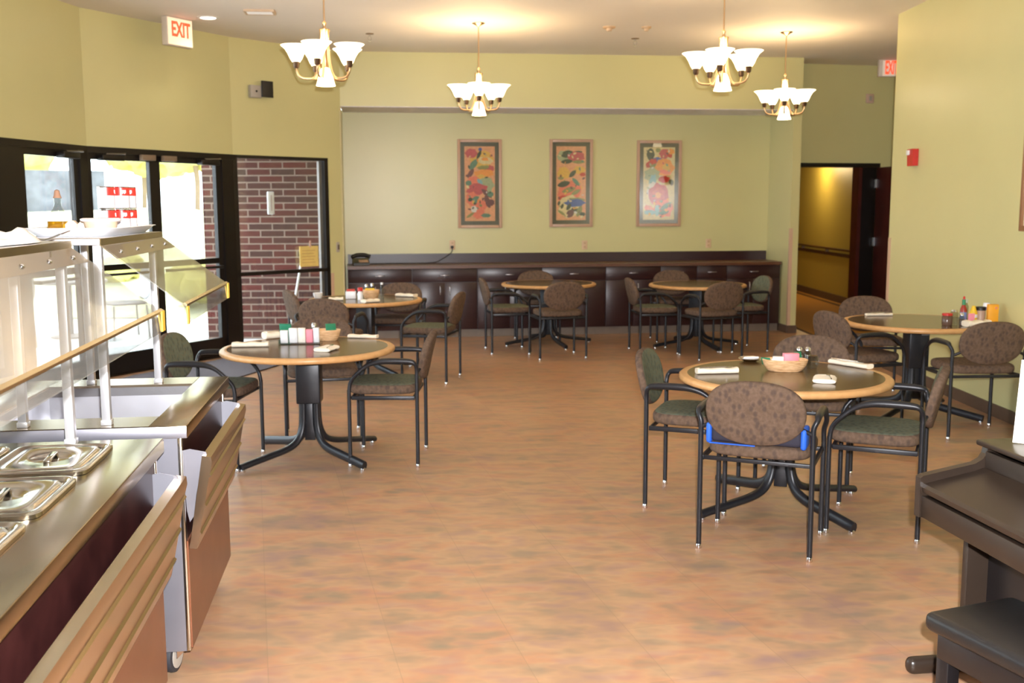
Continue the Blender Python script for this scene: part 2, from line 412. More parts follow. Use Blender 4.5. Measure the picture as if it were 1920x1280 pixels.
# left walls
struct(seg('wall_left', LB, LA, ZH, ZC, WALL)); struct(seg('wall_left', LA, L00, ZH, ZC, WALL))
struct(seg('wall_left', LB, LA, 0, .25, WALL)); struct(seg('wall_left', LA, L00, 0, .25, WALL))
for (q0, q1, n_) in ((LB, LA, 5), (LA, L00, 1)):  # unseen windows added to bring daylight onto the near floor
    dq = Vector((q1[0] - q0[0], q1[1] - q0[1])); Lq = dq.length; wq = Lq / n_
    for k in range(n_):
        if n_ == 5 and k < 3: struct(seg('wall_left', (q0[0] + dq.x * k / 5, q0[1] + dq.y * k / 5), (q0[0] + dq.x * (k + 1) / 5, q0[1] + dq.y * (k + 1) / 5), .25, ZH, WALL)); continue
        added_win = struct(empty('window_%d' % (k - 1 if n_ == 5 else 4), (q0[0], q0[1], 0), math.atan2(dq.y, dq.x)))
        bm = NB(); a_, b_ = k * wq, (k + 1) * wq
        add_box(bm, (a_, 0, .25), (a_ + .12, .1, ZH)); add_box(bm, (b_ - .12, 0, .25), (b_, .1, ZH)); add_box(bm, (a_, 0, .25), (b_, .1, .33)); add_box(bm, (a_, 0, ZH - .08), (b_, .1, ZH)); add_box(bm, (a_, .02, 1.03), (b_, .08, 1.09))
        obj('window_frame', bm, BLACKF, added_win); bm = NB(); add_box(bm, (a_ + .12, .04, .33), (b_ - .12, .046, ZH - .08)); obj('glass_pane', bm, GLASS, added_win)
struct(seg('wall_left', L00, K0, ZH, ZC, WALL, e0=.0))
struct(seg('wall_left', K0, K1, ZH, ZC, WALL, e0=.02, e1=.02))
w2 = struct(seg('wall_left', K1, K2, ZH, ZC, WALL))
d2 = Vector((K2[0] - K1[0], K2[1] - K1[1])); L2 = d2.length; A2 = math.atan2(d2.y, d2.x)
bm = NB(); add_box(bm, (L2 - .205, 0, 0), (L2, .12, ZH)); struct(obj('wall_left', bm, WALL, loc=(K1[0], K1[1], 0), rotz=A2))
# recess: header, returns, back, pilaster
u = Vector((PJ[0] - K2[0], PJ[1] - K2[1])); Lf = u.length; AF = math.atan2(u.y, u.x)
bm = NB(); add_box(bm, (0, 0, 2.84), (Lf + .11, .80, ZC)); struct(obj('wall_back', bm, [WALL], loc=(K2[0], K2[1], 0), rotz=AF))
bm = NB(); add_box(bm, (.0, .002, 2.834), (Lf, .80, 2.84)); struct(obj('trim_2', bm, simple('soffit_paint', S(240, 234, 246), .5), loc=(K2[0], K2[1], 0), rotz=AF))
struct(seg('wall_back', BL, BR, 0, 2.86, WALL, e0=.2, e1=.1))
bm = NB(); prism(bm, [K2, BL, (BL[0] - .1, BL[1]), (K2[0] - .1, K2[1] + .02)], 0, 2.84); struct(obj('wall_left', bm, WALL))
bm = NB(); prism(bm, [PJ, PR, (3.74, 14.2), BR], 0, 2.84); struct(obj('wall_right', bm, WALL))
# right wall and side hall
bm = NB(); add_box(bm, (XW, -3, 0), (XW + .13, 10.4, ZC)); struct(obj('wall_right', bm, WALL))
dh = Vector((HR[0] - HL[0], HR[1] - HL[1])); AH = math.atan2(dh.y, dh.x); LH = dh.length
bm = NB(); add_box(bm, (0, 0, 2.2), (LH, .14, ZC)); add_box(bm, (1.34, 0, 0), (LH, .14, 2.2)); struct(obj('wall_back', bm, WALL, loc=(HL[0], HL[1], 0), rotz=AH))
bm = NB(); add_box(bm, (5.6, 7.5, 0), (5.72, 14.4, ZC)); add_box(bm, (3.9, 7.4, 0), (5.7, 7.5, ZC)); struct(obj('wall_right', bm, WALL))
bm = NB(); add_box(bm, (5.56, 14.45, 0), (5.68, 21, 2.5)); add_box(bm, (3.5, 21, 0), (5.68, 21.1, 2.5)); add_box(bm, (3.60, 14.2, 0), (3.70, 21, 2.5)); struct(obj('wall_right', bm, HALLW))
bm = NB(); prism(bm, [(3.72, 14.08), (5.8, 14.56), (5.8, 21.1), (3.62, 21.1)], 2.45, 2.55); struct(obj('ceiling', bm, CEIL))
bm = NB(); add_box(bm, (-4.9, -3.2, 0), (5.8, -3, ZC)); struct(obj('wall_front', bm, WALL))
# baseboards and corner guards
bm = NB(); add_box(bm, (XW - .012, -3, 0), (XW, 10.4, .1)); struct(obj('baseboard_right', bm, BASEB))
bm = NB(); add_box(bm, (0, -.012, 0), (Vector((PR[0] - PJ[0], PR[1] - PJ[1])).length + .01, 0, .1)); struct(obj('baseboard_back', bm, BASEB, loc=(PJ[0], PJ[1], 0), rotz=math.atan2(PR[1] - PJ[1], PR[0] - PJ[0])))
bm = NB(); prism(bm, [PJ, (PJ[0] - .012, PJ[1]), (BR[0] - .012, BR[1]), BR], 0, .1); struct(obj('baseboard_back', bm, BASEB))
bm = NB(); add_box(bm, (5.54, 14.45, 0), (5.56, 21, .12)); struct(obj('baseboard_right', bm, BASEB))
bm = NB(); add_box(bm, (XW - .004, 10.34, .1), (XW + .13, 10.404, 1.32)); struct(obj('trim_3', bm, GUARD))
bm = NB(); add_box(bm, (-.004, -.004, .1), (.035, .0, 1.35)); add_box(bm, (-.004, 0, .1), (0, .035, 1.35)); struct(obj('trim_4', bm, GUARD, loc=(PJ[0], PJ[1], 0), rotz=AF))
bm = NB(); add_box(bm, (L2 - .20, -.004, .1), (L2 - .155, 0, .85)); struct(obj('trim_5', bm, GUARD, loc=(K1[0], K1[1], 0), rotz=A2))
# reveal beads around the recess
bm = NB(); add_box(bm, (L2 - .012, -.006, 0), (L2 + .004, .02, 2.84)); struct(obj('trim_6', bm, simple('cream_bead', S(214, 204, 164), .4), loc=(K1[0], K1[1], 0), rotz=A2))

# ------------------------------------------------------------------ storefront
d1 = Vector((K1[0] - K0[0], K1[1] - K0[1])); L1 = d1.length; A1 = math.atan2(d1.y, d1.x)
d0 = Vector((K0[0] - L00[0], K0[1] - L00[1])); L0 = d0.length; A0 = math.atan2(d0.y, d0.x)
def fr(bm, s0, s1, z0, z1, y0=0.0, y1=.09): add_box(bm, (s0, y0, z0), (s1, y1, z1))
def leaf(num, p0, ang, s0, s1, hinge_left, loc_label):
    D = struct(empty('door_%d' % num, (p0[0], p0[1], 0), ang)); t = .05
    bm = NB(); fr(bm, s0, s0 + .055, .01, 2.16, .02, .07); fr(bm, s1 - .08, s1, .01, 2.16, .02, .07)
    fr(bm, s0, s1, .01, .215, .02, .07); fr(bm, s0, s1, 2.10, 2.16, .02, .07); fr(bm, s0, s1, 1.035, 1.095, .025, .065)
    obj('door_frame', bm, BLACKF, D)
    bm = NB(); add_box(bm, (s0 + .055, .04, .215), (s1 - .08, .046, 2.10)); obj('glass_pane', bm, GLASS, D)
    bm = NB(); tube(bm, [(s0 + .07, -.05, 1.0), (s1 - .09, -.05, 1.0)], .014, 8); add_box(bm, (s0 + .07, -.05, .985), (s0 + .09, .02, 1.015)); add_box(bm, (s1 - .11, -.05, .985), (s1 - .09, .02, 1.015)); obj('push_bar', bm, BLACKF, D)
    c = s0 + .12 if hinge_left else s1 - .36
    bm = NB(); add_box(bm, (c, -.07, 2.09), (c + .26, .015, 2.145), .006); obj('door_closer', bm, BLACKF, D)
    bm = NB(); tube(bm, [(c + .05, -.06, 2.15), (c + .22, -.12, 2.155), (c + .32, -.01, 2.165)], .008, 6); obj('closer_arm', bm, simple('closer_steel', S(110, 104, 100), .35, .8), D)
    return D
leaf(1, K0, A1, .0, .84, True, '')
leaf(2, K0, A1, .84, 1.76, False, '')
leaf(3, L00, A0, .30, 1.17, False, '')
bm = NB(); fr(bm, -.06, .02, 0, ZH); fr(bm, 1.76, L1 + .02, 0, ZH); fr(bm, -.06, L1 + .02, 2.16, ZH, -.005, .1); fr(bm, 0, L1, 0, .012)
struct(obj('trim_7', bm, BLACKF, loc=(K0[0], K0[1], 0), rotz=A1))
bm = NB(); fr(bm, 0, .30, 0, ZH); fr(bm, 1.17, L0 + .02, 0, ZH); fr(bm, 0, L0, 2.16, ZH, -.005, .1)
struct(obj('trim_8', bm, BLACKF, loc=(L00[0], L00[1], 0), rotz=A0))
for q, sx in enumerate((.62, .90)):
    bm = NB(); add_box(bm, (sx, -.05, 2.11), (sx + .17, .0, 2.165), .004)
    tag(obj('door_sensor', bm, TANBOX, loc=(K0[0], K0[1], 0), rotz=A1), ['tan door sensor box on header above left glass door', 'tan door sensor box on header above right glass door'][q], 'sensor', 'door sensors on the header')
W = struct(empty('window_1', (K1[0], K1[1], 0), A2))
bm = NB(); fr(bm, -.02, .05, 0, ZH); fr(bm, L2 - .255, L2 - .20, 0, ZH); fr(bm, 0, L2 - .2, ZH - .035, ZH); fr(bm, 0, L2 - .2, 0, .1); fr(bm, 0, L2 - .2, .875, .915)
obj('window_frame', bm, BLACKF, W)
bm = NB(); add_box(bm, (.05, .03, .1), (L2 - .25, .036, ZH - .03)); obj('glass_pane', bm, GLASS, W)
bm = NB(); fr(bm, L2 - .30, L2 - .258, .1, ZH - .04, .05, .09); obj('glazing_stop', bm, simple('grey_aluminium', S(120, 112, 108), .4, .5), W)
# entry mat
bm = NB(); prism(bm, [(-3.72, 10.05), (-3.02, 11.35), (-2.30, 11.2), (-2.88, 9.1), (-3.95, 9.1)], .001, .012)
tag(obj('floor_mat', bm, MATC), 'dark charcoal entrance mat lying inside the glass doors', 'mat')
# notes on the glass
bm = NB(); vs = add_box(bm, (L2 - .65, -.012, .945), (L2 - .385, -.004, 1.185)); o = obj('paper_notice', bm, NOTE, loc=(K1[0], K1[1], 0), rotz=A2); tag(o, 'yellow paper notice taped to the glass beside the green pilaster', 'notice')
bm = NB(); add_box(bm, (L2 - .51, -.016, 1.17), (L2 - .49, -.012, 1.25)); obj('tape', bm, simple('pink_tape', S(206, 168, 150), .6), o)
for q in range(5):
    bm = NB(); add_box(bm, (L2 - .62, -.0135, 1.13 - q * .035), (L2 - .43 - .02 * (q % 2), -.012, 1.137 - q * .035)); 
    obj('printed_line', bm, simple('faint_print', S(200, 160, 96), .8), o)
bm = NB(); add_box(bm, (.455, .038, 1.56), (.545, .06, 1.82), .01); o = obj('thermometer', bm, WHITE, loc=(K1[0], K1[1], 0), rotz=A2); tag(o, 'white oblong thermometer mounted outside the side window before the bricks', 'thermometer')
bm = NB(); add_box(bm, (.492, .034, 1.60), (.508, .038, 1.78)); obj('scale', bm, simple('thermo_scale', S(200, 190, 190), .4), o)

# ------------------------------------------------------------------ outdoors
bm = NB(); prism(bm, [(-30, -8), (-30, 40), (-2.2, 40), (-2.2, 13.5), (-2.05, 12.75), (-3.15, 11.72), (-4.06, 9.95), (-4.26, 8.6), (-4.66, 6.3), (-4.85, -8)], -.12, -.015)
struct(obj('floor', bm, CONC))
bm = NB(); add_box(bm, (-3.86, 13.05, -.02), (-2.2, 13.3, 3.6)); struct(obj('wall_outside', bm, BRICK))
bm = NB(); prism(bm, [(-3.55, 12.2), (-3.0, 11.8), (-2.15, 12.72), (-2.25, 13.05), (-3.55, 13.05)], 2.42, 2.55)  # unseen canopy added to keep the brick in shade
struct(obj('ceiling_added_shade', bm, simple('added_shade_soffit', S(120, 112, 104), .8)))
# curving stone retaining wall and lawn bank
def arc(cx, cy, r, a0, a1, n): return [(cx + r * math.cos(a0 + (a1 - a0) * i / n), cy + r * math.sin(a0 + (a1 - a0) * i / n)) for i in range(n + 1)]
outer = arc(-13, 26, 9.0, -PI * .95, -PI * .02, 26); inner = arc(-13, 26, 8.6, -PI * .95, -PI * .02, 26)
bm = NB(); prism(bm, [(-30, 19.6), (-16, 20.4), (-10.5, 21.4), (-8.7, 22.4), (-8.9, 22.8), (-10.7, 21.8), (-16, 20.8), (-30, 20.0)], 1.2, 2.42)
tag(obj('retaining_wall', bm, STONE), 'pale grey stone retaining wall beyond the patio', 'wall')
bm = NB(); n = 26
pts = []
for i in range(n + 1):
    row = []
    for j in range(15):
        x = -38 + i * 1.5; y = 15.5 + j * 2.2
        h = max(0, min(1, (y - 15.5) / 5)) * 1.62 * max(0, min(1, (-3.5 - x) / 4)) + .03 * math.sin(x * 1.3 + y) - .02
        row.append(bm.verts.new((x, y, h)))
    pts.append(row)
for i in range(n):
    for j in range(14): bm.faces.new((pts[i][j], pts[i + 1][j], pts[i + 1][j + 1], pts[i][j + 1]))
o = obj('lawn_bank', bm, GRASS); o['kind'] = 'structure'
def tree(x, y, z, h, r, label, seed):
    rnd = random.Random(seed)
    T = thing('tree', label, 'tree', (x, y, z)); bm = NB(); tube(bm, smoothpath([(0, 0, -.3), (.05, 0, h * .3), (-.08, .05, h * .6)], 4), .07, 8); obj('trunk', bm, BARK, T)
    bm = NB()
    for k in range(9):
        c = Vector((rnd.uniform(-r, r) * .6, rnd.uniform(-r, r) * .6, h * .62 + rnd.uniform(-.3, .5) * r)); rr = r * rnd.uniform(.4, .62)
        g = bmesh.ops.create_icosphere(bm, subdivisions=3, radius=rr)
        for v in g['verts']: v.co = v.co * (1 + .22 * math.sin(v.co.x * 9 + k) * math.sin(v.co.y * 8) + .12 * rnd.random()) + c
    obj('crown', bm, LEAF, T, smooth=0)
tree(-13.4, 28.5, 1.5, 3.0, 1.2, 'yellow-green tree beyond the lawn seen through the leftmost door', 1)
tree(-10.4, 29.5, 1.5, 3.0, 1.2, 'yellow-green tree on the bank seen through the middle door', 2)
tree(-8.0, 26.5, 1.5, 2.7, 1.1, 'yellow-green tree on the bank seen beside the brick column', 3)
def bush(x, y, z, r, label, seed):
    rnd = random.Random(seed); bm = NB()
    for k in range(7):
        c = Vector((rnd.uniform(-r, r) * .7, rnd.uniform(-r, r) * .7, r * rnd.uniform(.3, .8)))
        g = bmesh.ops.create_icosphere(bm, subdivisions=2, radius=r * rnd.uniform(.35, .6))
        for v in g['verts']: v.co = v.co * (1 + .3 * rnd.random()) + c
    tag(obj('shrub', bm, LEAF, smooth=0, loc=(x, y, z)), label, 'shrub')
bush(-4.85, 16.4, .25, .5, 'low yellow-green shrub outside by the brick column', 5)
bush(-6.6, 17.4, .4, .4, 'small pale shrub outside behind the stacked cans', 6)
# patio table and chairs outside
def patio_chair(x, y, a, label):
    T = thing('patio_chair', label, 'chair', (x, y, -.015), a); PC = simple('grey_patio_metal', S(150, 146, 146), .5, .4)
    bm = NB()
    for sx in (-.24, .24):
        for sy in (-.22, .22): tube(bm, [(sx, sy, 0), (sx * .92, sy * .92, .43)], .012, 6)
    obj('frame', bm, PC, T)
    bm = NB(); vs = pad(bm, .26, .25, .03, 3.2, 24, .1); X(bm, Matrix.Translation((0, 0, .45)), vs); obj('seat', bm, [PC, PC], T)
    bm = NB(); vs = pad(bm, .25, .24, .03, 3, 24, .1, .3); X(bm, Matrix.Translation((0, -.26, .72)) @ Matrix.Rotation(math.radians(98), 4, 'X'), vs); obj('backrest', bm, [PC, PC], T)
    return T
patio_chair(-4.95, 13.2, 2.2, 'grey metal patio chair outside behind the right glass door')
patio_chair(-6.0, 12.3, .6, 'grey metal patio chair outside behind the left glass door')
T = thing('patio_table', 'round grey patio table outside the glass doors', 'table', (-5.7, 13.3, -.015))
PC = simple('grey_patio_metal', S(150, 146, 146), .5, .4)
latheobj('tabletop', [(.45, .70), (.47, .71), (.47, .73), (.45, .74)], PC, T, 32)
bm = NB(); lathe(bm, [(.03, .03), (.03, .70)], n=12); lathe(bm, [(.25, 0), (.25, .02), (.05, .04)], n=24); obj('pedestal', bm, PC, T)
bm = NB(); tube(bm, [(-2.72, 12.40, -.01), (-2.56, 12.62, 1.0)], .013, 8); tag(obj('stick', bm, WHITE), 'thin white stick leaning against the outside of the side window', 'stick')

# ------------------------------------------------------------------ built-in cabinets along the back
CO = (-2.03, 12.80); AC = math.atan2(13.56 - 12.80, 3.54 + 2.05)
LC = 5.60
edges = [0.0, .793, 1.611, 2.434, 3.263, 3.987, 4.470, 4.872, 5.60]
names = ['far left', 'second from the left', 'third from the left', 'fourth from the left', 'behind the gap between the two far tables', 'behind the rightmost far table', 'second from the right end', 'at the right end by the pilaster']
for i in range(8):
    a, b = edges[i], edges[i + 1]; wd = b - a
    T = thing('base_cabinet', 'dark plum base cabinet %s of the row' % names[i] if i not in (4, 5) else 'dark plum laminate base cabinet %s' % names[i], 'cabinet',
              (CO[0] + a * math.cos(AC), CO[1] + a * math.sin(AC), 0), AC, 'base cabinets along the back wall')
    dep = .52
    bm = NB(); add_box(bm, (0.001, .02, .1), (wd - .001, dep, .875)); add_box(bm, (.001, .07, 0.0), (wd - .001, dep, .1)); obj('carcass', bm, LAMC, T)
    bm = NB(); add_box(bm, (0, .058, 0.001), (wd, .07, .1)); obj('toe_kick', bm, TOEK, T)
    bm = NB(); add_box(bm, (.004, 0, .705), (wd - .004, .02, .872), .003); dr = obj('drawer', bm, LAMC, T)
    def pull(par, x, z, horiz):
        bm = NB(); L = .05
        pp = [(x - L, .0, z), (x - L, -.022, z), (x, -.03, z), (x + L, -.022, z), (x + L, 0, z)] if horiz else [(x, 0, z - L), (x, -.022, z - L), (x, -.03, z), (x, -.022, z + L), (x, 0, z + L)]
        tube(bm, smoothpath(pp, 3), .0055, 6); obj('handle', bm, BRASS, par)
    pull(dr, wd / 2, .79, True)
    two = wd > .6
    if two:
        for k in (0, 1):
            x0, x1 = (.004, wd / 2 - .002) if k == 0 else (wd / 2 + .002, wd - .004)
            bm = NB(); add_box(bm, (x0, 0, .105), (x1, .02, .698), .003); dd = obj('door', bm, LAMC, T)
            pull(dd, wd / 2 + (-.06 if k == 0 else .06), .60, False)
    else:
        bm = NB(); add_box(bm, (.004, 0, .105), (wd - .004, .02, .698), .003); dd = obj('door', bm, LAMC, T); pull(dd, .06, .60, False)
T = thing('countertop', 'long brown laminate countertop with backsplash over the dark cabinets', 'countertop', (CO[0], CO[1], 0), AC)
bm = NB()
ca, sa = math.cos(AC), math.sin(AC)
def toC(p): dx, dy = p[0] - CO[0], p[1] - CO[1]; return (dx * ca + dy * sa, -dx * sa + dy * ca)
bl, brr = toC((BL[0] + .0, BL[1] - .005)), toC((BR[0] - .005, BR[1] - .005))
prism(bm, [(.0, -.03), (LC + .0, -.03), (brr[0] - .0, brr[1]), (bl[0] + .02, bl[1])], .875, .914)
obj('worktop', bm, LAMTOP, T)
bm = NB(); prism(bm, [(bl[0] + .03, bl[1] - .02), (brr[0] - .01, brr[1] - .02), (brr[0] - .01, brr[1]), (bl[0] + .03, bl[1])], .914, 1.035); obj('backsplash', bm, LAMC, T)
# outlets on the back wall
db = Vector((BR[0] - BL[0], BR[1] - BL[1])); AB = math.atan2(db.y, db.x)
def on_back(p): dx, dy = p[0] - BL[0], p[1] - BL[1]; return dx * math.cos(AB) + dy * math.sin(AB)
for q, (p, z) in enumerate([((-.778, 13.6), 1.144), ((.969, 13.81), 1.13), ((2.654, 14.02), 1.138)]):
    s = on_back(p)
    T = thing('wall_outlet', ['beige wall outlet above the counter with a cord plugged in', 'beige wall outlet above the counter below the middle picture', 'beige wall outlet above the counter, right of the right picture'][q], 'outlet', (BL[0] + s * math.cos(AB), BL[1] + s * math.sin(AB), z), AB, 'outlets above the counter')
    boxobj('cover_plate', (-.037, -.008, -.06), (.037, -.0005, .06), simple('almond_plate', S(214, 184, 150), .4), T, .003)
    for zz in (-.025, .025): boxobj('socket', (-.014, -.0095, zz - .014), (.014, -.008, zz + .014), simple('almond_socket', S(196, 160, 128), .4), T)
s = on_back((-.778, 13.6)); bx, by = BL[0] + s * math.cos(AB), BL[1] + s * math.sin(AB)
bm = NB(); add_box(bm, (bx - .018, by - .05, 1.105), (bx + .018, by - .012, 1.135), .005)
tube(bm, smoothpath([(bx, by - .05, 1.11), (bx - .01, by - .06, 1.05), (bx - .12, by - .09, .97), (bx - .26, by - .16, .922), (bx - .7, by - .26, .921), (bx - 1.07, by - .32, .921)], 5), .006, 6)
tag(obj('power_cord', bm, BLK), 'black cord running from the left outlet along the counter', 'cord')
# telephone
T = thing('telephone', 'dark desk telephone at the left end of the long counter', 'telephone', (-1.90, 13.06, .915), AC + .1)
bm = NB(); extr(bm, [(-.10, 0), (.11, 0), (.11, .085), (.05, .08), (-.10, .03)], 'x', -.10, .10); obj('base', bm, PHONE, T)
bm = NB(); tube(bm, smoothpath([(-.115, -.02, .10), (-.05, -.0, .125), (.05, .01, .125), (.115, .02, .10)], 4), [.026] * 13, 10); obj('handset', bm, BLK, T)
bm = NB(); vs = add_box(bm, (-.03, -.07, 0), (.085, .02, .004), .002); X(bm, Matrix.Translation((0, -.02, .058)) @ Matrix.Rotation(math.radians(17), 4, 'X'), vs); obj('keypad', bm, simple('keypad_tan', S(196, 166, 140), .5), T)
# ------------------------------------------------------------------ framed prints
def blob(bm, cx, cz, rx, rz, rot, mi, n=14, wob=.12, seed=0, leafy=False, y=0.0):
    rnd = random.Random(seed * 31 + int(cx * 997) + int(cz * 577)); vs = []
    for k in range(n):
        t = 2 * PI * k / n
        if leafy: x, z = rx * math.cos(t), rz * math.sin(t) * (abs(math.sin(t)) ** .5)
        else: q = 1 + wob * math.sin(6 * t + seed) + rnd.uniform(-wob, wob) * .5; x, z = rx * q * math.cos(t), rz * q * math.sin(t)
        vs.append(bm.verts.new((cx + x * math.cos(rot) - z * math.sin(rot), -.019 - y, cz + x * math.sin(rot) + z * math.cos(rot))))
    f = bm.faces.new(vs); f.material_index = mi
PAL = dict(peach=S(238, 168, 124), cream=S(232, 208, 154), pink=S(222, 110, 100), salmon=S(240, 128, 100), orange=S(246, 158, 70), gold=S(236, 184, 84), teal=S(104, 140, 116), dgreen=S(72, 76, 56),
           plum=S(122, 72, 72), rose=S(206, 88, 92), blue=S(74, 92, 160), lblue=S(140, 184, 190), olive=S(150, 146, 86), red=S(206, 62, 44), sage=S(178, 180, 138), white=S(232, 222, 214))
PK = list(PAL); PM = [simple('print_' + k, PAL[k], .45, var=.1, scale=40) for k in PK]
def art(idx, lab, p0, p1, z0, z1, shapes, base):
    s0, s1 = on_back(p0), on_back(p1); wdt = s1 - s0; h = z1 - z0; sc = (s0 + s1) / 2
    T = thing('framed_print', lab, 'picture', (BL[0] + sc * math.cos(AB), BL[1] + sc * math.sin(AB), z0), AB, 'floral prints on the back wall')
    f = .038; a = wdt / 2
    bm = NB(); add_box(bm, (-a, -.035, 0), (-a + f, -.0, h), .004); add_box(bm, (a - f, -.035, 0), (a, 0, h), .004); add_box(bm, (-a + f, -.035, 0), (a - f, 0, f), .004); add_box(bm, (-a + f, -.035, h - f), (a - f, 0, h), .004); obj('frame', bm, ARTFR, T)
    boxobj('mat_board', (-a + f, -.016, f), (a - f, -.002, h - f), MATTE_ART, T)
    mt = .052; x0, x1, y0, y1 = -a + f + mt, a - f - mt, f + mt, h - f - mt
    bm = NB(); add_box(bm, (x0, -.0185, y0), (x1, -.016, y1), mi=PK.index(base))
    for i, (cx, cz, rx, rz, rot, c, lf) in enumerate(shapes):
        # keep inside the sheet
        X0, Z0 = x0 + cx * (x1 - x0), y1 - cz * (y1 - y0); RX, RZ = rx * (x1 - x0), 1.1 * rz * (x1 - x0)
        e = max(RX, RZ) * 1.12; X0 = min(max(X0, x0 + min(e, (x1 - x0) / 2)), x1 - min(e, (x1 - x0) / 2)); Z0 = min(max(Z0, y0 + e), y1 - e)
        blob(bm, X0, Z0, RX, RZ, rot, PK.index(c), seed=i, leafy=lf, y=i * .00006)
    rn = random.Random(idx + 3)
    for i in range(34):
        L_ = rn.uniform(.012, .026); cc = rn.choice(['olive', 'teal', 'dgreen', 'cream', 'orange', 'plum', 'sage', 'gold', 'rose', 'white'])
        blob(bm, rn.uniform(x0 + .03, x1 - .03), rn.uniform(y0 + .03, y1 - .03), L_, L_ * rn.uniform(.35, .8), rn.uniform(0, 3), PK.index(cc), seed=i, leafy=rn.random() < .7, y=.002 + i * .00005)
    obj('print', bm, PM, T, smooth=0)
    boxobj('glazing', (-a + f, -.026, f), (a - f, -.0245, h - f), GLASS, T)
A_ = [(.2, .3, .3, .3, 0, 'peach', 0), (.7, .12, .38, .25, 0, 'gold', 0), (.18, .07, .20, .14, 0, 'rose', 0), (.52, .04, .06, .05, 0, 'blue', 0), (.48, .11, .16, .05, 1.1, 'dgreen', 1), (.30, .24, .22, .09, .9, 'teal', 1), (.85, .30, .15, .1, .3, 'rose', 0), (.68, .19, .26, .11, -.1, 'cream', 0), (.7, .17, .14, .05, 0, 'orange', 0), (.62, .28, .2, .06, .1, 'olive', 0),
      (.66, .36, .32, .12, .05, 'orange', 0), (.55, .42, .16, .1, 0, 'gold', 0), (.16, .36, .18, .07, 1.0, 'plum', 1), (.3, .46, .22, .14, 0, 'salmon', 0), (.75, .52, .26, .24, 0, 'sage', 0), (.5, .47, .12, .06, -.8, 'lblue', 1), (.13, .49, .1, .08, 0, 'teal', 0), (.32, .57, .36, .17, 0, 'rose', 0), (.15, .7, .2, .2, 0, 'salmon', 0), (.18, .71, .08, .06, .4, 'dgreen', 1), (.36, .695, .13, .06, .4, 'teal', 1),
      (.72, .63, .22, .07, -.7, 'plum', 1), (.75, .74, .22, .09, -1.2, 'plum', 1), (.93, .75, .1, .1, 0, 'plum', 0), (.48, .8, .24, .2, .3, 'salmon', 0), (.45, .9, .2, .16, 0, 'salmon', 0), (.3, .84, .1, .1, 0, 'white', 0), (.7, .94, .16, .06, 0, 'teal', 0), (.12, .92, .16, .04, .6, 'olive', 1), (.85, .64, .1, .08, 0, 'teal', 0)]
B_ = [(.3, .12, .3, .2, 0, 'sage', 0), (.38, .05, .18, .06, .1, 'dgreen', 1), (.7, .02, .18, .05, .1, 'dgreen', 1), (.34, .12, .18, .08, .1, 'dgreen', 1), (.75, .1, .3, .15, 0, 'rose', 0), (.35, .205, .2, .07, .1, 'dgreen', 1), (.78, .21, .22, .05, 0, 'olive', 1), (.18, .36, .22, .18, 0, 'gold', 0), (.85, .32, .2, .12, 0, 'gold', 0), (.9, .38, .1, .06, 0, 'red', 0), (.55, .37, .16, .07, .8, 'dgreen', 1), (.15, .43, .1, .05, 0, 'olive', 0),
      (.3, .6, .4, .3, 0, 'salmon', 0), (.25, .51, .22, .09, .25, 'dgreen', 1), (.66, .48, .18, .06, -.8, 'teal', 1), (.42, .59, .24, .08, .3, 'olive', 1), (.66, .62, .18, .06, .5, 'olive', 1), (.25, .7, .2, .08, 0, 'red', 0), (.3, .88, .4, .34, 0, 'cream', 0), (.72, .73, .3, .08, 0, 'olive', 0), (.68, .765, .34, .12, 0, 'blue', 0), (.08, .77, .08, .04, 1.3, 'dgreen', 1), (.2, .81, .09, .045, 1.2, 'dgreen', 1), (.42, .82, .13, .06, 1, 'dgreen', 1), (.62, .86, .12, .08, 0, 'dgreen', 0), (.8, .88, .2, .08, 1.2, 'olive', 1), (.47, .91, .16, .11, .8, 'plum', 1), (.9, .92, .1, .06, 0, 'dgreen', 0), (.1, .9, .16, .04, -.6, 'olive', 1)]
C_ = [(.22, .05, .13, .18, 0, 'dgreen', 1), (.46, .02, .08, .06, 0, 'olive', 0), (.66, .09, .16, .14, 0, 'rose', 0), (.82, .09, .14, .08, -1.1, 'red', 1), (.93, .03, .12, .08, 0, 'orange', 0), (.44, .17, .14, .07, 0, 'blue', 0), (.25, .22, .2, .1, .5, 'red', 0), (.3, .26, .12, .05, .6, 'olive', 1), (.75, .28, .3, .25, 0, 'orange', 0), (.72, .28, .12, .11, 0, 'gold', 0), (.68, .34, .2, .06, -.2, 'salmon', 0), (.2, .38, .25, .2, 0, 'sage', 0), (.66, .44, .18, .1, 0, 'red', 0), (.3, .47, .11, .2, -.2, 'lblue', 0), (.95, .48, .1, .07, -1, 'dgreen', 1),
      (.2, .62, .26, .3, 0, 'white', 0), (.5, .655, .33, .33, 0, 'rose', 0), (.5, .655, .2, .2, 0, 'pink', 0), (.48, .66, .09, .09, 0, 'orange', 0), (.8, .88, .3, .25, 0, 'salmon', 0), (.45, .87, .08, .16, 0, 'lblue', 0), (.72, .815, .22, .07, .6, 'teal', 1), (.66, .9, .18, .06, .2, 'teal', 1), (.2, .86, .2, .1, -.6, 'salmon', 0), (.12, .94, .2, .07, 0, 'lblue', 0)]
art(0, 'left of the three tall floral prints, orange and pink blooms', (-.701, 13.605), (-.128, 13.675), 1.363, 2.504, A_, 'peach')
art(1, 'middle of the three tall floral prints, dark leaves and blue bloom', (.497, 13.752), (1.068, 13.823), 1.369, 2.509, B_, 'peach')
art(2, 'right of the three tall floral prints, large round rose-red bloom', (1.658, 13.895), (2.26, 13.97), 1.369, 2.50, C_, 'cream')
T = thing('framed_print', 'brown framed picture on the right wall at the photo edge', 'picture', (XW, 7.69, 1.45), -PI / 2)
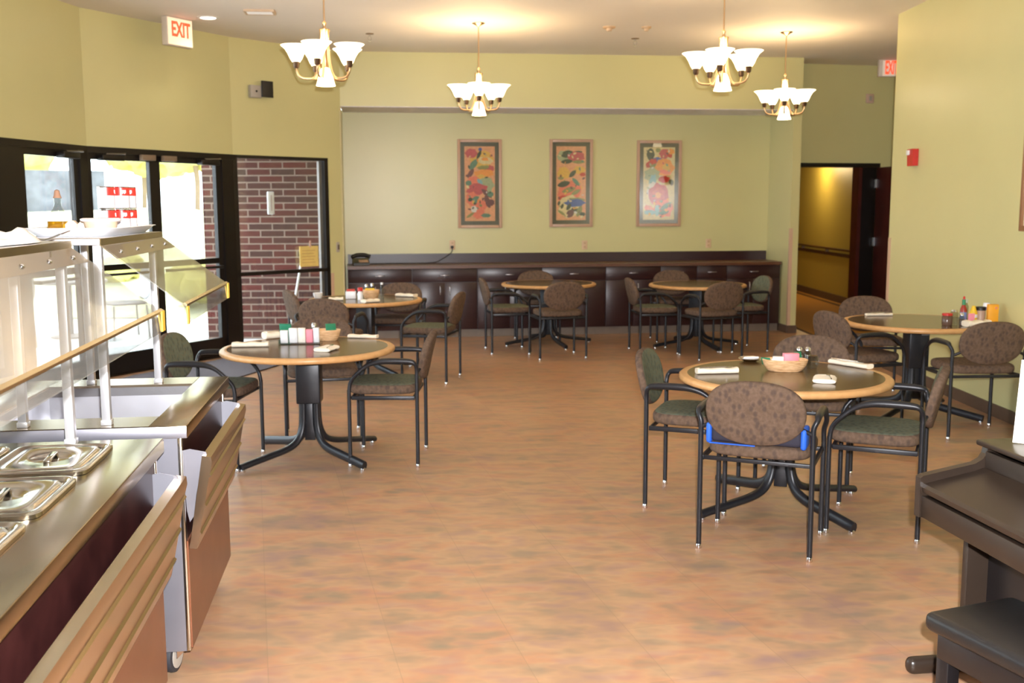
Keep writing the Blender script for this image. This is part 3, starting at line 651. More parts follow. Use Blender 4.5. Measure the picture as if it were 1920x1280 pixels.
bm = NB(); add_box(bm, (0, -.03, 0), (.04, 0, .75), .004); add_box(bm, (.66, -.03, 0), (.7, 0, .75), .004); add_box(bm, (.04, -.03, 0), (.66, 0, .04), .004); add_box(bm, (.04, -.03, .71), (.66, 0, .75), .004); obj('frame', bm, BROWNFR, T)
boxobj('print', (.04, -.015, .04), (.66, -.001, .71), simple('cream_print', S(226, 212, 180), .5), T)

# ------------------------------------------------------------------ wall and ceiling fittings
AHd = (math.cos(AH), math.sin(AH))
T = thing('exit_sign', 'lit EXIT sign hanging at the ceiling above the glass doors', 'sign', (-3.32, 10.30, 3.21), A1)
boxobj('housing', (0, 0, 0), (.33, .075, .268), SIGNW, T, .004)
boxobj('face', (.008, -.004, .008), (.322, -.0005, .26), SIGNF, T)
textmesh('EXIT', .17, SIGNR, 'lettering', T, Matrix.Translation((.172, -.006, .15)) @ Matrix.Rotation(PI / 2, 4, 'X') @ Matrix.Diagonal((.70, 1.16, 1, 1)))
T = thing('exit_sign', 'EXIT sign at the ceiling above the hall opening, half hidden by the right wall', 'sign', (4.70, 13.55, 3.27), 0)
boxobj('housing', (0, 0, 0), (.34, .06, .21), SIGNW, T, .004)
boxobj('face', (.045, -.004, .006), (.335, -.0005, .2), SIGNF2, T)
textmesh('EXIT', .17, SIGNR, 'lettering', T, Matrix.Translation((.158, -.006, .103)) @ Matrix.Rotation(PI / 2, 4, 'X') @ Matrix.Diagonal((.48, 1.35, 1, 1)))
bm = NB(); add_box(bm, (.25, -.02, 2.86), (.40, 0, 3.04), .006)
tag(obj('wall_speaker', bm, BLK, loc=(K1[0], K1[1], 0), rotz=A2), 'black square speaker on the green wall beside the grey box', 'speaker').data.transform(Matrix.Translation((.10, -.06, 0)) )
bm = NB(); add_box(bm, (.22, -.06, 2.85), (.36, 0, 2.985), .006)
o = obj('emergency_light', bm, GREY, loc=(K1[0], K1[1], 0), rotz=A2); tag(o, 'pale grey box with a dark dot beside the black speaker', 'wall box')
bm = NB(); lathe(bm, [(.012, 0), (.012, .006)], n=12, mat=Matrix.Translation((.29, -.061, 2.92)) @ Matrix.Rotation(PI / 2, 4, 'X')); obj('indicator', bm, BLK, o)
bm = NB(); add_box(bm, (L2 - .112, -.008, 1.10), (L2 - .065, 0, 1.22), .003); o = obj('light_switch', bm, GREY, loc=(K1[0], K1[1], 0), rotz=A2); tag(o, 'small grey switch plate on the pilaster left of the counter', 'switch')
bm = NB(); add_box(bm, (L2 - .095, -.014, 1.13), (L2 - .068, -.008, 1.19), .002); obj('switch', bm, simple('switch_dark', S(96, 80, 74), .5), o)
T = thing('fire_alarm', 'red fire alarm strobe on the right wall', 'alarm', (XW, 9.86, 2.005), -PI / 2)
bm = NB(); extr(bm, [(-.002, .155), (-.06, .155), (-.055, .0), (-.002, .0)], 'x', 0, .13); obj('housing', bm, RED, T)
boxobj('strobe_lens', (.01, -.075, .10), (.07, -.058, .145), WHITE, T, .005)
s = (4.78 - HL[0]) / math.cos(AH); T = thing('wall_sensor', 'small pinkish white box on the wall below the right EXIT sign', 'sensor', (HL[0] + s * AHd[0], HL[1] + s * AHd[1], 2.99), AH)
boxobj('housing', (-.055, -.03, 0), (.055, -.0005, .12), simple('pinkish_white', S(206, 176, 160), .5), T, .01)
boxobj('lens', (-.02, -.034, .03), (.02, -.03, .09), GREY, T)
def downlight(x, y, label, on=True, e=DOWN):
    T = thing('ceiling_downlight', label, 'ceiling light', (x, y, ZC))
    bm = NB(); lathe(bm, [(.07, -.0), (.075, -.006), (.105, -.004), (.107, 0)], n=28, close0=False, close1=False); obj('trim_ring', bm, WHITE, T)
    latheobj('lens', [(.08, -.004), (.0801, -.002)], DLENS, T, 28)
    lamp('downlight_bulb', 'SPOT', (0, 0, -.03), e, (1, .86, .66), .06, (0, 0, 0), T, spot_size=math.radians(130), spot_blend=.6)
downlight(-2.957, 10.43, 'round recessed ceiling downlight beside the EXIT sign')
downlight(-1.6, 3.2, 'added unseen ceiling downlight over the serving carts')  # this and the next three lamps are added out of view to brighten the foreground
downlight(1.6, 3.2, 'added unseen ceiling downlight over the piano')
downlight(-1.6, .4, 'added unseen ceiling downlight behind the camera on the left')
downlight(1.6, .4, 'added unseen ceiling downlight behind the camera on the right')
T = thing('ceiling_vent', 'small rectangular white ceiling vent beside the lit downlight', 'vent', (-2.374, 10.105, ZC), .12)
bm = NB(); add_box(bm, (-.14, -.10, -.02), (.14, -.08, 0)); add_box(bm, (-.14, .08, -.02), (.14, .10, 0)); add_box(bm, (-.14, -.08, -.02), (-.12, .08, 0)); add_box(bm, (.12, -.08, -.02), (.14, .08, 0)); obj('frame', bm, TANPLAS, T)
bm = NB()
for q in range(5): vs = add_box(bm, (-.12, -.07 + q * .033, -.018), (.12, -.062 + q * .033, -.002))
obj('louver', bm, WHITE, T)
for x, y, lb in ((-1.512, 11.406, 'sprinkler head on the ceiling left of the second chandelier'), (1.375, 11.789, 'sprinkler head on the ceiling near the middle of the room')):
    T = thing('sprinkler_head', lb, 'sprinkler', (x, y, ZC)); latheobj('escutcheon', [(.045, 0), (.043, -.006), (.02, -.01)], simple('aged_brass', S(120, 96, 70), .4, .7), T, 20)
    bm = NB(); lathe(bm, [(.012, -.01), (.012, -.03)], n=10); tube(bm, [(.012, 0, -.03), (.02, 0, -.05), (.004, 0, -.075)], .004, 6); tube(bm, [(-.012, 0, -.03), (-.02, 0, -.05), (-.004, 0, -.075)], .004, 6); obj('body', bm, CHROME, T)
    latheobj('deflector', [(.02, -.076), (.02, -.079)], CHROME, T, 12)
for x, y, r, nm, lb in ((1.015, 11.025, .065, 'smoke_detector', 'tan smoke detector on the ceiling left of the third chandelier'), (1.401, 11.033, .05, 'ceiling_speaker', 'small beige ceiling disc right of the smoke detector')):
    T = thing(nm, lb, nm.split('_')[1], (x, y, ZC)); latheobj('base', [(r, 0), (r, -.012), (r * .8, -.02)], simple('detector_tan', S(200, 172, 140), .5), T, 24); latheobj('sensor', [(r * .5, -.02), (r * .42, -.042), (r * .1, -.046)], simple('detector_tan', S(200, 172, 140), .5), T, 24)

# ------------------------------------------------------------------ hall doorway, door leaf, handrail
D = struct(empty('door_4', (HL[0], HL[1], 0), AH))
bm = NB(); add_box(bm, (.0, -.02, 2.145), (1.34, .16, 2.2)); add_box(bm, (1.08, .02, 0), (1.34, .16, 2.2)); obj('door_frame', bm, BLACKF, D)  # wide right jamb coloured black for its shadow; the head is plain black frame
bm = NB(); add_box(bm, (1.03, -.01, 0), (1.085, .15, 2.15)); obj('door_jamb', bm, WALNUT, D)
D = struct(empty('door_5', (HL[0] + 1.31 * AHd[0], HL[1] + 1.31 * AHd[1] - .03, 0), math.radians(-86)))
bm = NB(); add_box(bm, (0, -.022, .01), (.9, .022, 2.14), .003); obj('door_leaf', bm, WALNUT, D)
bm = NB(); add_box(bm, (.52, -.026, .95), (.60, -.022, 1.9)); obj('vision_panel', bm, simple('wired_glass', S(150, 120, 124), .2), D)
for z in (.32, 1.15, 1.93):
    bm = NB(); add_box(bm, (-.03, -.03, z - .055), (.02, -.018, z + .055)); obj('hinge', bm, simple('hinge_nickel', S(206, 214, 222), .3, .5), D)
bm = NB(); add_box(bm, (.56, -.03, 1.98), (.64, -.022, 2.06)); obj('door_plate', bm, GREY, D)
T = thing('handrail', 'long wooden handrail on the wall of the hall beyond the opening', 'handrail', (5.56, 14.6, .88))
bm = NB(); add_box(bm, (-.075, 0, 0), (-.02, 6.0, .035), .01); obj('rail', bm, WALNUT, T)
bm = NB(); add_box(bm, (-.035, 0, -.1), (-.012, 6.0, -.045), .006); obj('lower_rail', bm, BRCARP, T)
for q in range(4): boxobj('bracket', (-.05, .6 + q * 1.5, -.05), (-.001, .64 + q * 1.5, .0), TANBOX, T)
T = thing('hall_light', 'round ceiling light in the hall beyond the opening', 'ceiling light', (5.0, 18.3, 2.45)); latheobj('lens', [(.11, 0), (.09, -.03), (.02, -.04)], DLENS, T, 20)
lamp('hall_bulb', 'POINT', (0.1, .2, -.12), 32, (1, .74, .38), .08, None, T)

# ------------------------------------------------------------------ chairs
def make_chair(fm, label):
    T = thing('dining_chair', label, 'chair'); 
    MM = [fm, FABB]
    bm = NB(); vs = pad(bm, .245, .225, .06, 4.2, 44, .25, 0.0); X(bm, Matrix.Translation((0, .015, .495)), vs); obj('seat', bm, MM, T)
    bm = NB(); vs = pad(bm, .157, .23, .042, 2.35, 44, .2, 0.0)
    X(bm, Matrix.Rotation(PI / 2, 4, 'Z'), vs)
    for v in vs: v.co.z += .42 * v.co.x * v.co.x
    X(bm, Matrix.Translation((0, -.270, .693)) @ Matrix.Rotation(math.radians(-90 + 13), 4, 'X'), vs)
    obj('backrest', bm, MM, T)
    bm = NB()
    for sx in (-.255, .255): add_box(bm, (sx - .008, -.20, .435), (sx + .008, .20, .460), .003)
    add_box(bm, (-.25, .185, .438), (.25, .205, .458), .003); add_box(bm, (-.25, -.2, .438), (.25, -.185, .458), .003)
    obj('seat_frame', bm, STEELD, T)
    for sx in (-1, 1):
        x = sx * .26
        bm = NB(); tube(bm, [(x, -.215, .022), (x, -.215, .60)], .0125, 10); lg = obj('leg', bm, STEELD, T)
        latheobj('glide', [(.013, 0), (.015, .004), (.013, .022), (.008, .03)], CHROME, lg, 12, (x, -.215, 0))
        bm = NB(); tube(bm, [(x, .215, .022), (x, .215, .50)], .0125, 10); lg = obj('leg', bm, STEELD, T)
        latheobj('glide', [(.013, 0), (.015, .004), (.013, .022), (.008, .03)], CHROME, lg, 12, (x, .215, 0))
        xo = sx * .275
        P = [(x, -.215, .58), (x, -.215, .63), (xo, -.205, .668), (xo, -.17, .683), (xo, -.05, .686), (xo, .03, .680), (xo, .10, .655), (xo, .165, .60), (x, .205, .545), (x, .215, .48)]
        bm = NB(); sp = smoothpath(P, 4); n = len(sp)
        rr = [.0125 + .007 * max(0, math.sin(PI * min(1, max(0, (i / n - .22) / .45)))) for i in range(n)]
        tube(bm, sp, rr, 10); obj('armrest', bm, STEELD, T)
        bm = NB(); tube(bm, [(x, -.215, .60), (sx * .20, -.232, .63)], .010, 8); obj('back_bracket', bm, STEELD, T)
    return T
CH = 'dining chairs around the round tables'
protoB = make_chair(FABB, 'x'); protoG = make_chair(FABG, 'x'); used = set()
def chair(fmk, x, y, fx, fy, label):
    rz = math.atan2(fy, fx) - PI / 2; p = protoB if fmk == 'b' else protoG
    if fmk not in used:
        used.add(fmk); p.location = (x, y, 0); p.rotation_euler = (0, 0, rz); p['label'] = label; p['group'] = CH; return p
    return dup(p, (x, y, 0), rz, label, CH)
chair('b', 1.225, 4.94, .395, .92, 'brown patterned armchair with its back to us and a blue cushion, nearest right table')
chair('g', 1.02, 5.69, .94, -.35, 'patterned armchair painted with green sheen at the left side of the nearest right table')
chair('g', 1.89, 5.22, -.91, .41, 'patterned armchair painted with green sheen at the right side of the nearest right table')
chair('b', 1.76, 6.10, -.35, -.93, 'brown armchair tucked behind the nearest right table, facing us')
chair('g', -.81, 6.69, -1, 0.02, 'patterned armchair painted with green sheen at the right side of the nearest left table')
chair('g', -1.915, 6.59, 1, -.07, 'armchair painted with green sheen between the nearest left table and the serving cart')
chair('b', -1.358, 7.32, .2, -.98, 'brown armchair behind the nearest left table, facing us')
chair('b', -1.63, 9.36, .14, .99, 'brown armchair with its back to us at the table by the brick window')
chair('b', -1.92, 10.18, .86, .45, 'brown armchair at the left of the table by the brick window')
chair('g', -.77, 9.80, -.98, .2, 'armchair painted with green sheen at the right of the table by the brick window')
chair('b', -1.2, 10.66, -.1, -1, 'brown armchair at the cabinet side of the table by the brick window')
chair('g', -.05, 11.71, .987, .16, 'armchair painted with olive sheen at the left of the far middle table')
chair('b', .50, 11.26, -.25, .97, 'brown armchair with its back to us at the far middle table')
chair('b', .31, 12.64, .05, -1, 'brown armchair between the far middle table and the cabinets')
chair('g', 1.60, 11.63, .992, .12, 'armchair painted with olive sheen at the left of the far right table by the cabinets')
chair('b', 2.17, 11.2, -.33, .94, 'brown armchair with its back to us at the far right table')
chair('b', 2.0, 12.62, .05, -1, 'brown armchair between the far right table and the cabinets')
chair('g', 2.62, 11.79, -.97, -.22, 'armchair painted with olive sheen at the right of the far right table, near the pilaster')
chair('b', 3.32, 7.37, -.05, 1, 'brown armchair with its back to us at the table against the right wall')
chair('b', 2.69, 7.94, .95, .3, 'brown armchair at the left of the table against the right wall')
chair('b', 3.10, 8.85, -.1, -1, 'brown armchair behind the table against the right wall, facing us')
# cushion on the nearest chair
a = math.atan2(.92, .395) - PI / 2
T = thing('seat_cushion', 'dark navy cushion with bright blue edges on the nearest brown chair', 'cushion', (1.225 - .185 * .395, 4.94 - .185 * .92, .529), a)
bm = NB(); add_box(bm, (-.21, -.05, .008), (.21, .07, .085), .02, seg=3); obj('pad', bm, NAVY, T)
bm = NB(); add_box(bm, (-.232, -.055, .0), (-.205, .07, .10), .012); add_box(bm, (.205, -.055, 0), (.232, .07, .10), .012); add_box(bm, (-.215, -.056, .0), (.0, -.04, .006), .002); obj('piping', bm, BLUEC, T)

# ------------------------------------------------------------------ tables
TH = .737
def make_table():
    T = thing('round_table', 'x', 'table')
    R = .565; bm = NB(); lathe(bm, [(R - .05, TH - .036), (R - .012, TH - .036), (R - .002, TH - .028), (R, TH - .018), (R - .002, TH - .008), (R - .012, TH), (R - .045, TH), (R - .05, TH - .001)], n=72, close0=True, close1=True); obj('tabletop', bm, TABW, T)
    latheobj('laminate', [(R - .047, TH - .004), (R - .047, TH + .0006)], TABL, T, 72)
    bm = NB(); add_box(bm, (-.19, -.19, TH - .05), (.19, .19, TH - .036)); add_box(bm, (-.03, -.38, TH - .06), (.03, .38, TH - .036)); add_box(bm, (-.38, -.03, TH - .06), (.38, .03, TH - .036)); obj('mounting_plate', bm, STEELD, T)
    bm = NB(); add_box(bm, (-.078, -.078, .37), (.078, .078, TH - .05), .008); add_box(bm, (-.035, -.035, .12), (.035, .035, .37), .004); bmesh.ops.rotate(bm, cent=(0, 0, 0), matrix=Matrix.Rotation(PI / 4, 3, 'Z'), verts=bm.verts); obj('column', bm, STEELD, T)
    for k in range(4):
        a = k * PI / 2; P = [(.062, .44), (.062, .30), (.072, .20), (.11, .125), (.19, .085), (.33, .062), (.47, .042), (.545, .030)]
        bm = NB(); tube(bm, smoothpath([(r * math.cos(a), r * math.sin(a), z) for r, z in P], 4), .020, 10, ry=.030, upv=(0, 0, 1)); lg = obj('leg', bm, STEELD, T)
        latheobj('glide', [(.016, 0), (.018, .005), (.012, .02)], CHROME, lg, 12, (.53 * math.cos(a), .53 * math.sin(a), 0))
    return T
t0 = make_table(); TG = 'round pedestal tables'
TB = [(1.475, 5.54, 27, 'round table with wood edge, nearest on the right, holding a wicker basket'), (-1.335, 6.72, 48, 'round table with wood edge, nearest on the left beside the serving cart'),
      (-1.457, 10.26, 40, 'round table with wood edge in front of the left end of the cabinets'), (.44, 12.32, 20, 'bare round table in the middle before the cabinets'),
      (2.17, 12.08, 18, 'bare round table before the right end of the cabinets'), (3.19, 8.10, 45, 'round table against the right wall, holding condiments')]
for i, (x, y, a, lb) in enumerate(TB):
    if i == 0: t0.location = (x, y, 0); t0.rotation_euler = (0, 0, math.radians(a)); t0['label'] = lb; t0['group'] = TG
    else: dup(t0, (x, y, 0), math.radians(a), lb, TG)
bm = NB(); add_box(bm, (-.03, -.002, 0), (.03, 0, .035)); tag(obj('table_tag', bm, simple('tag_grey', S(150, 150, 150), .5), loc=(3.215, 8.10 - .118, .64), rotz=0), 'small pale grey tag under the table against the right wall', 'tag')

# ------------------------------------------------------------------ things on the tables
ZT = TH + .0015
def napkin(x, y, a, L, Wd, H, label, fork=True, tilt=0):
    T = thing('napkin', label, 'napkin', (x, y, ZT), a, 'rolled napkins on the tables')
    bm = NB(); n = 12; rs = []
    for i in range(9):
        s = -L / 2 + L * i / 8; wv = Wd / 2 * (1 + .06 * math.sin(i * 2.1)); hh = H * (1 + .12 * math.sin(i * 1.7)); 
        rs.append([(s, wv * superpt(1, 1, 2 * PI * k / n, 3)[0], max(0, hh / 2 + hh / 2 * superpt(1, 1, 2 * PI * k / n, 3)[1])) for k in range(n)])
    rings(bm, rs); obj('cloth', bm, CLOTH, T, 60)
    if fork:
        bm = NB(); tube(bm, [(-L * .45, -Wd * .3, H + .004), (0, -Wd * .2, H + .006), (L * .2, -Wd * .15, H + .006)], .0035, 6); pad_v = lathe(bm, [(.0105, -.0015), (.0105, .0015)], n=12, mat=Matrix.Translation((L * .27, -Wd * .14, H + .006)) @ Matrix.Diagonal((2.2, 1, 1, 1))); obj('spoon', bm, CHROME, T)
    return T
def basket(x, y, a, rx, ry, h, label):
    T = thing('wicker_basket', label, 'basket', (x, y, ZT), a)
    bm = NB(); n = 36; prof = [(.72, 0), (.80, .01), (.93, h * .55), (1.0, h), (.96, h + .004), (.90, h), (.84, h * .5), (.72, .012)]
    rings(bm, [[(rx * s * math.cos(2 * PI * k / n), ry * s * math.sin(2 * PI * k / n), z) for k in range(n)] for s, z in prof]); obj('bowl', bm, WICK, T)
    return T
def packet(x, y, z, a, w_, h_, mat, label, nm='sugar_packet', cat='packet', grp=None, lean=.3):
    bm = NB(); vs = add_box(bm, (-w_ / 2, -.006, 0), (w_ / 2, .006, h_), .003); X(bm, Matrix.Rotation(lean, 4, 'X'), vs)
    return tag(obj(nm, bm, mat, loc=(x, y, z), rotz=a), label, cat, grp)
def bottle(name, x, y, prof, mat, capprof, capm, label, cat='bottle', lab=None, n=16, grp=None):
    T = thing(name, label, cat, (x, y, ZT), 0, grp); latheobj('body', prof, mat, T, n)
    if capprof: latheobj('cap', capprof, capm, T, n)
    if lab: latheobj('label_band', lab[0], lab[1], T, n)
    return T
def shaker(x, y, label, fill=WHITE, h=.10):
    T = thing('salt_shaker', label, 'shaker', (x, y, ZT)); latheobj('glass_body', [(.021, 0), (.022, h * .6), (.014, h * .78)], CLEARG, T, 12)
    latheobj('contents', [(.017, .004), (.018, h * .5)], fill, T, 12); latheobj('cap', [(.016, h * .78), (.016, h * .92), (.008, h)], CHROME, T, 12); return T
# nearest right table
napkin(1.117, 5.575, .12, .23, .06, .030, 'cream napkin with silver fork at the left of the nearest right table')
napkin(1.624, 5.305, 1.25, .15, .115, .022, 'folded cream napkin near the front edge of the nearest right table')
napkin(1.925, 5.816, -1.0, .27, .065, .026, 'long cream napkin at the right of the nearest right table')
basket(1.51, 5.66, -.1, .125, .085, .062, 'shallow oval wicker basket of sugar packets on the nearest right table')
packet(1.545, 5.69, ZT + .02, .1, .085, .075, PINKP, 'stack of pink sweetener packets in the basket on the nearest right table', lean=.05).data.transform(Matrix.Diagonal((1, 3.6, 1, 1)))
packet(1.475, 5.68, ZT + .02, -.2, .06, .062, WHITE, 'white packets in the basket on the nearest right table', lean=.2).data.transform(Matrix.Diagonal((1, 3, 1, 1)))
packet(1.44, 5.665, ZT + .02, .5, .045, .055, WHITE, 'folded white sugar packet at the left of the basket on the nearest right table', lean=.5)
packet(1.604, 5.70, ZT + .025, .6, .05, .075, GREENP, 'green packet at the right of the basket on the nearest right table', lean=-.3)
packet(1.42, 5.70, ZT + .03, -.5, .05, .05, GREENP, 'green packet at the left of the basket on the nearest right table', lean=.7)
shaker(1.655, 5.90, 'left glass salt shaker behind the basket on the nearest right table'); shaker(1.70, 5.89, 'right glass pepper shaker behind the basket on the nearest right table', BROWNJ)
T = thing('creamer_jug', 'small clear glass jug at the right of the wicker basket', 'jug', (1.685, 5.75, ZT)); 
latheobj('glass_body', [(.028, 0), (.040, .03), (.036, .055), (.032, .07)], CLEARG, T, 20)
T = thing('saucer', 'small glass dish of wrapped packets left of the wicker basket', 'dish', (1.40, 6.02, ZT)); latheobj('dish', [(.035, 0), (.07, .018), (.068, .02), (.033, .004)], CHROME, T, 24)
packet(1.40, 6.03, ZT + .012, .2, .09, .03, WHITE, 'white packet lying in the small glass dish', lean=1.2)
# nearest left table
napkin(-1.715, 6.727, .1, .235, .07, .030, 'cream napkin roll at the left of the nearest left table', False)
napkin(-1.181, 6.537, 1.3, .15, .115, .024, 'folded cream napkin with silverware near the front of the nearest left table')
napkin(-1.038, 7.16, -.2, .21, .06, .024, 'flat cream napkin at the right of the nearest left table', False)
napkin(-1.66, 7.17, .6, .15, .10, .045, 'crumpled cream napkin at the back left of the nearest left table')
T = thing('packet_caddy', 'clear caddy packed with white sugar packets on the nearest left table', 'caddy', (-1.415, 6.86, ZT), .06)
bm = NB(); add_box(bm, (-.14, -.045, 0), (.14, .045, .006)); add_box(bm, (-.14, -.045, .006), (-.137, .045, .03)); add_box(bm, (.137, -.045, .006), (.14, .045, .03)); obj('tray', bm, CLEARG, T)
for q, (dx, w_, h_, mt, nm) in enumerate([(-.105, .05, .085, WHITE, 'leftmost'), (-.045, .055, .10, WHITE, 'second'), (.01, .05, .10, PAPER, 'third'), (.06, .045, .09, PINKP, 'pink'), (.105, .04, .10, WHITE, 'rightmost')]):
    packet(-1.415 + dx, 6.86 + .006 * q, ZT + .007, .06, w_, h_, mt, 'bundle of %s sugar packets, %s in the clear caddy on the nearest left table' % ('white' if mt != PINKP else 'pink', nm), grp='packets in the clear caddy', lean=.04).data.transform(Matrix.Diagonal((1, 3.4, 1, 1)))
basket(-1.27, 7.05, .0, .095, .07, .07, 'small wicker basket behind the sugar caddy on the nearest left table')
packet(-1.24, 7.05, ZT + .05, .3, .07, .07, GREENP, 'green packet in the small basket on the nearest left table', lean=-.6)
packet(-1.55, 7.05, ZT + .0, -.2, .085, .115, GREENP, 'green packet standing behind the sugar caddy on the nearest left table', lean=.1)
shaker(-1.34, 6.96, 'glass shaker beside the small basket on the nearest left table', h=.13)
# table by the brick window
T = thing('sugar_caddy', 'white sugar caddy with a red top on the table by the brick window', 'caddy', (-1.60, 10.26, ZT), .1); boxobj('holder', (-.05, -.035, 0), (.05, .035, .075), WHITE, T, .006); boxobj('packets', (-.04, -.028, .02), (.04, .028, .095), simple('red_packets', S(200, 70, 60), .6), T, .004)
bottle('ketchup_bottle', -1.49, 10.14, [(.026, 0), (.028, .06), (.018, .085)], WHITE, [(.026, .085), (.026, .115), (.02, .12)], RED, 'small bottle with a red cap on the table by the brick window')
basket(-1.40, 10.26, 0, .085, .07, .085, 'round wicker basket on the table by the brick window')
packet(-1.41, 10.26, ZT + .05, .1, .09, .055, YELB, 'yellow packet in the basket on the table by the brick window', lean=.2)
shaker(-1.47, 10.45, 'left glass shaker behind the basket by the brick window', h=.13); shaker(-1.41, 10.44, 'right glass shaker behind the basket by the brick window', h=.14)
bottle('glass_cruet', -1.29, 10.25, [(.02, 0), (.022, .1), (.012, .14)], CLEARG, [(.013, .14), (.013, .16)], WHITE, 'slim glass cruet right of the basket by the brick window', 'cruet')
napkin(-1.07, 10.48, -.5, .22, .09, .03, 'cream napkin at the right of the table by the brick window', False)
napkin(-1.354, 9.86, .7, .16, .1, .03, 'cream napkin at the front of the table by the brick window', False)
napkin(-1.72, 10.08, .2, .14, .08, .03, 'crumpled napkin at the left of the table by the brick window', False)
T = thing('tea_cup', 'white cup at the far left of the table by the brick window', 'cup', (-1.93, 10.27, ZT)); latheobj('cup', [(.028, 0), (.045, .03), (.048, .06), (.044, .06), (.02, .01)], PLATE, T, 20)
# table against the right wall
bottle('jam_jar', 3.30, 7.80, [(.036, 0), (.038, .01), (.038, .065), (.03, .075)], BROWNJ, [(.038, .075), (.038, .09), (.035, .092)], RED, 'squat jar with a red lid on the table against the right wall', 'jar')
bottle('glass_cruet', 3.365, 7.83, [(.03, 0), (.03, .09), (.022, .10)], CLEARG, [(.023, .10), (.02, .115)], CHROME, 'clear glass cruet beside the red lidded jar', 'cruet')
shaker(3.41, 7.80, 'glass pepper shaker between the cruet and the hot sauce', BROWNJ, .095)
bottle('hot_sauce_bottle', 3.465, 7.90, [(.024, 0), (.025, .11), (.012, .145)], HOTS, [(.013, .145), (.013, .185), (.006, .19)], GREENCAP, 'tall hot sauce bottle with green neck and red tip', lab=([(.0255, .03), (.0255, .09)], simple('blue_label', S(120, 140, 190), .5)))
latheobj('cap_tip', [(.009, .187), (.008, .205), (.003, .212)], RED, bpy.data.objects['hot_sauce_bottle'], 10)
packet(3.50, 7.84, ZT, .1, .05, .085, PINKP, 'pink packets beside the hot sauce bottle', lean=.05)
bottle('mustard_bottle', 3.555, 7.93, [(.028, 0), (.03, .08), (.02, .105)], YELB, [(.02, .105), (.012, .135)], YELB, 'yellow mustard bottle on the table against the right wall', lab=([(.0303, .045), (.0303, .07)], WHITE))
bottle('glass_cruet', 3.535, 8.03, [(.022, 0), (.024, .12), (.012, .15)], CLEARG, [(.018, .15), (.018, .175), (.01, .18)], simple('silver_top', S(196, 200, 180), .3), 'glass cruet with silver top behind the mustard bottle', 'cruet')
bottle('jam_jar', 3.615, 7.94, [(.034, 0), (.036, .09), (.03, .10)], simple('pinkish_jar', S(190, 160, 140), .4), [(.036, .10), (.036, .125), (.034, .127)], BLK, 'jar with a black lid on the table against the right wall', 'jar')
bottle('salad_dressing_bottle', 3.668, 7.96, [(.026, 0), (.028, .085), (.024, .10)], simple('dressing_yellow', S(206, 180, 60), .4), [(.028, .10), (.028, .125)], PURP, 'yellow bottle with purple cap beside the orange carton')
latheobj('cap_top', [(.028, .125), (.024, .155)], WHITE, bpy.data.objects['salad_dressing_bottle'], 16)
T = thing('orange_carton', 'upright orange carton on the table against the right wall', 'carton', (3.672, 7.865, ZT), -.1); boxobj('box', (-.038, -.022, 0), (.038, .022, .152), ORANGEB, T, .003)
boxobj('printed_dot', (.01, -.0235, .118), (.026, -.022, .134), simple('dot_pink', S(220, 130, 100), .5), T)
napkin(3.49, 7.72, .15, .19, .10, .045, 'cream napkin before the condiments on the table against the right wall', False)
napkin(3.03, 8.50, .1, .22, .05, .02, 'napkin with silverware at the back left of the table against the right wall')

# ------------------------------------------------------------------ chandeliers
def make_chandelier():
    T = thing('chandelier', 'x', 'chandelier'); zc = ZC
    latheobj('canopy', [(.065, zc - .001), (.062, zc - .008), (.03, zc - .022), (.012, zc - .035), (.006, zc - .04)], NICKEL, T, 24)
    bm = NB(); lathe(bm, [(.006, 3.02), (.006, zc - .03)], n=8); obj('rod', bm, NICKEL, T)
    bm = NB(); lathe(bm, [(.006, 3.045), (.017, 3.03), (.010, 3.01), (.014, 2.99), (.040, 2.985), (.040, 2.975), (.034, 2.965), (.034, 2.86), (.030, 2.855), (.018, 2.84), (.018, 2.70)], n=20); obj('column', bm, NICKEL, T)
    for k in range(5):
        a = 2 * PI * k / 5 + .31; c, s = math.cos(a), math.sin(a)
        P = [(.03, 2.80), (.05, 2.70), (.085, 2.625), (.14, 2.615), (.19, 2.625), (.215, 2.665), (.218, 2.70)]
        bm = NB(); tube(bm, smoothpath([(r * c, r * s, z) for r, z in P], 4), .008, 8); ar = obj('arm', bm, NICKEL, T)
        bm = NB(); lathe(bm, [(.012, 2.69), (.022, 2.70), (.024, 2.735), (.028, 2.74), (.006, 2.745)], (.218 * c, .218 * s, 0), 14); obj('socket', bm, simple('bronze_socket', S(110, 88, 70), .35, .8), ar)
        bm = NB(); lathe(bm, [(.030, 2.738), (.046, 2.762), (.062, 2.80), (.084, 2.835), (.114, 2.860), (.111, 2.861), (.080, 2.838), (.058, 2.801), (.042, 2.764), (.027, 2.742)], (.218 * c, .218 * s, 0), 28, close0=False, close1=False)
        f = obj('lamp_shade', bm, SHADE, T)
        lamp('bulb', 'POINT', (.218 * c, .218 * s, 2.845), BULB, (1, .70, .36), .03, None, T)
        bm = NB(); tube(bm, smoothpath([(.03 * c, .03 * s, 2.88), (.035 * c, .035 * s, 2.78), (.055 * c, .055 * s, 2.68), (.085 * c, .085 * s, 2.615)], 4), .011, 6, ry=.004); obj('scroll_plate', bm, NICKEL, T)
    bm = NB(); lathe(bm, [(.02, 2.70), (.035, 2.69), (.052, 2.65), (.062, 2.60), (.074, 2.565), (.070, 2.565), (.055, 2.605), (.03, 2.685)], n=28, close0=False, close1=False); obj('bottom_shade', bm, SHADE, T)
    lamp('bulb', 'POINT', (0, 0, 2.60), BULB * .5, (1, .70, .36), .03, None, T)
    return T
c0 = make_chandelier(); CG = 'five-arm chandeliers'
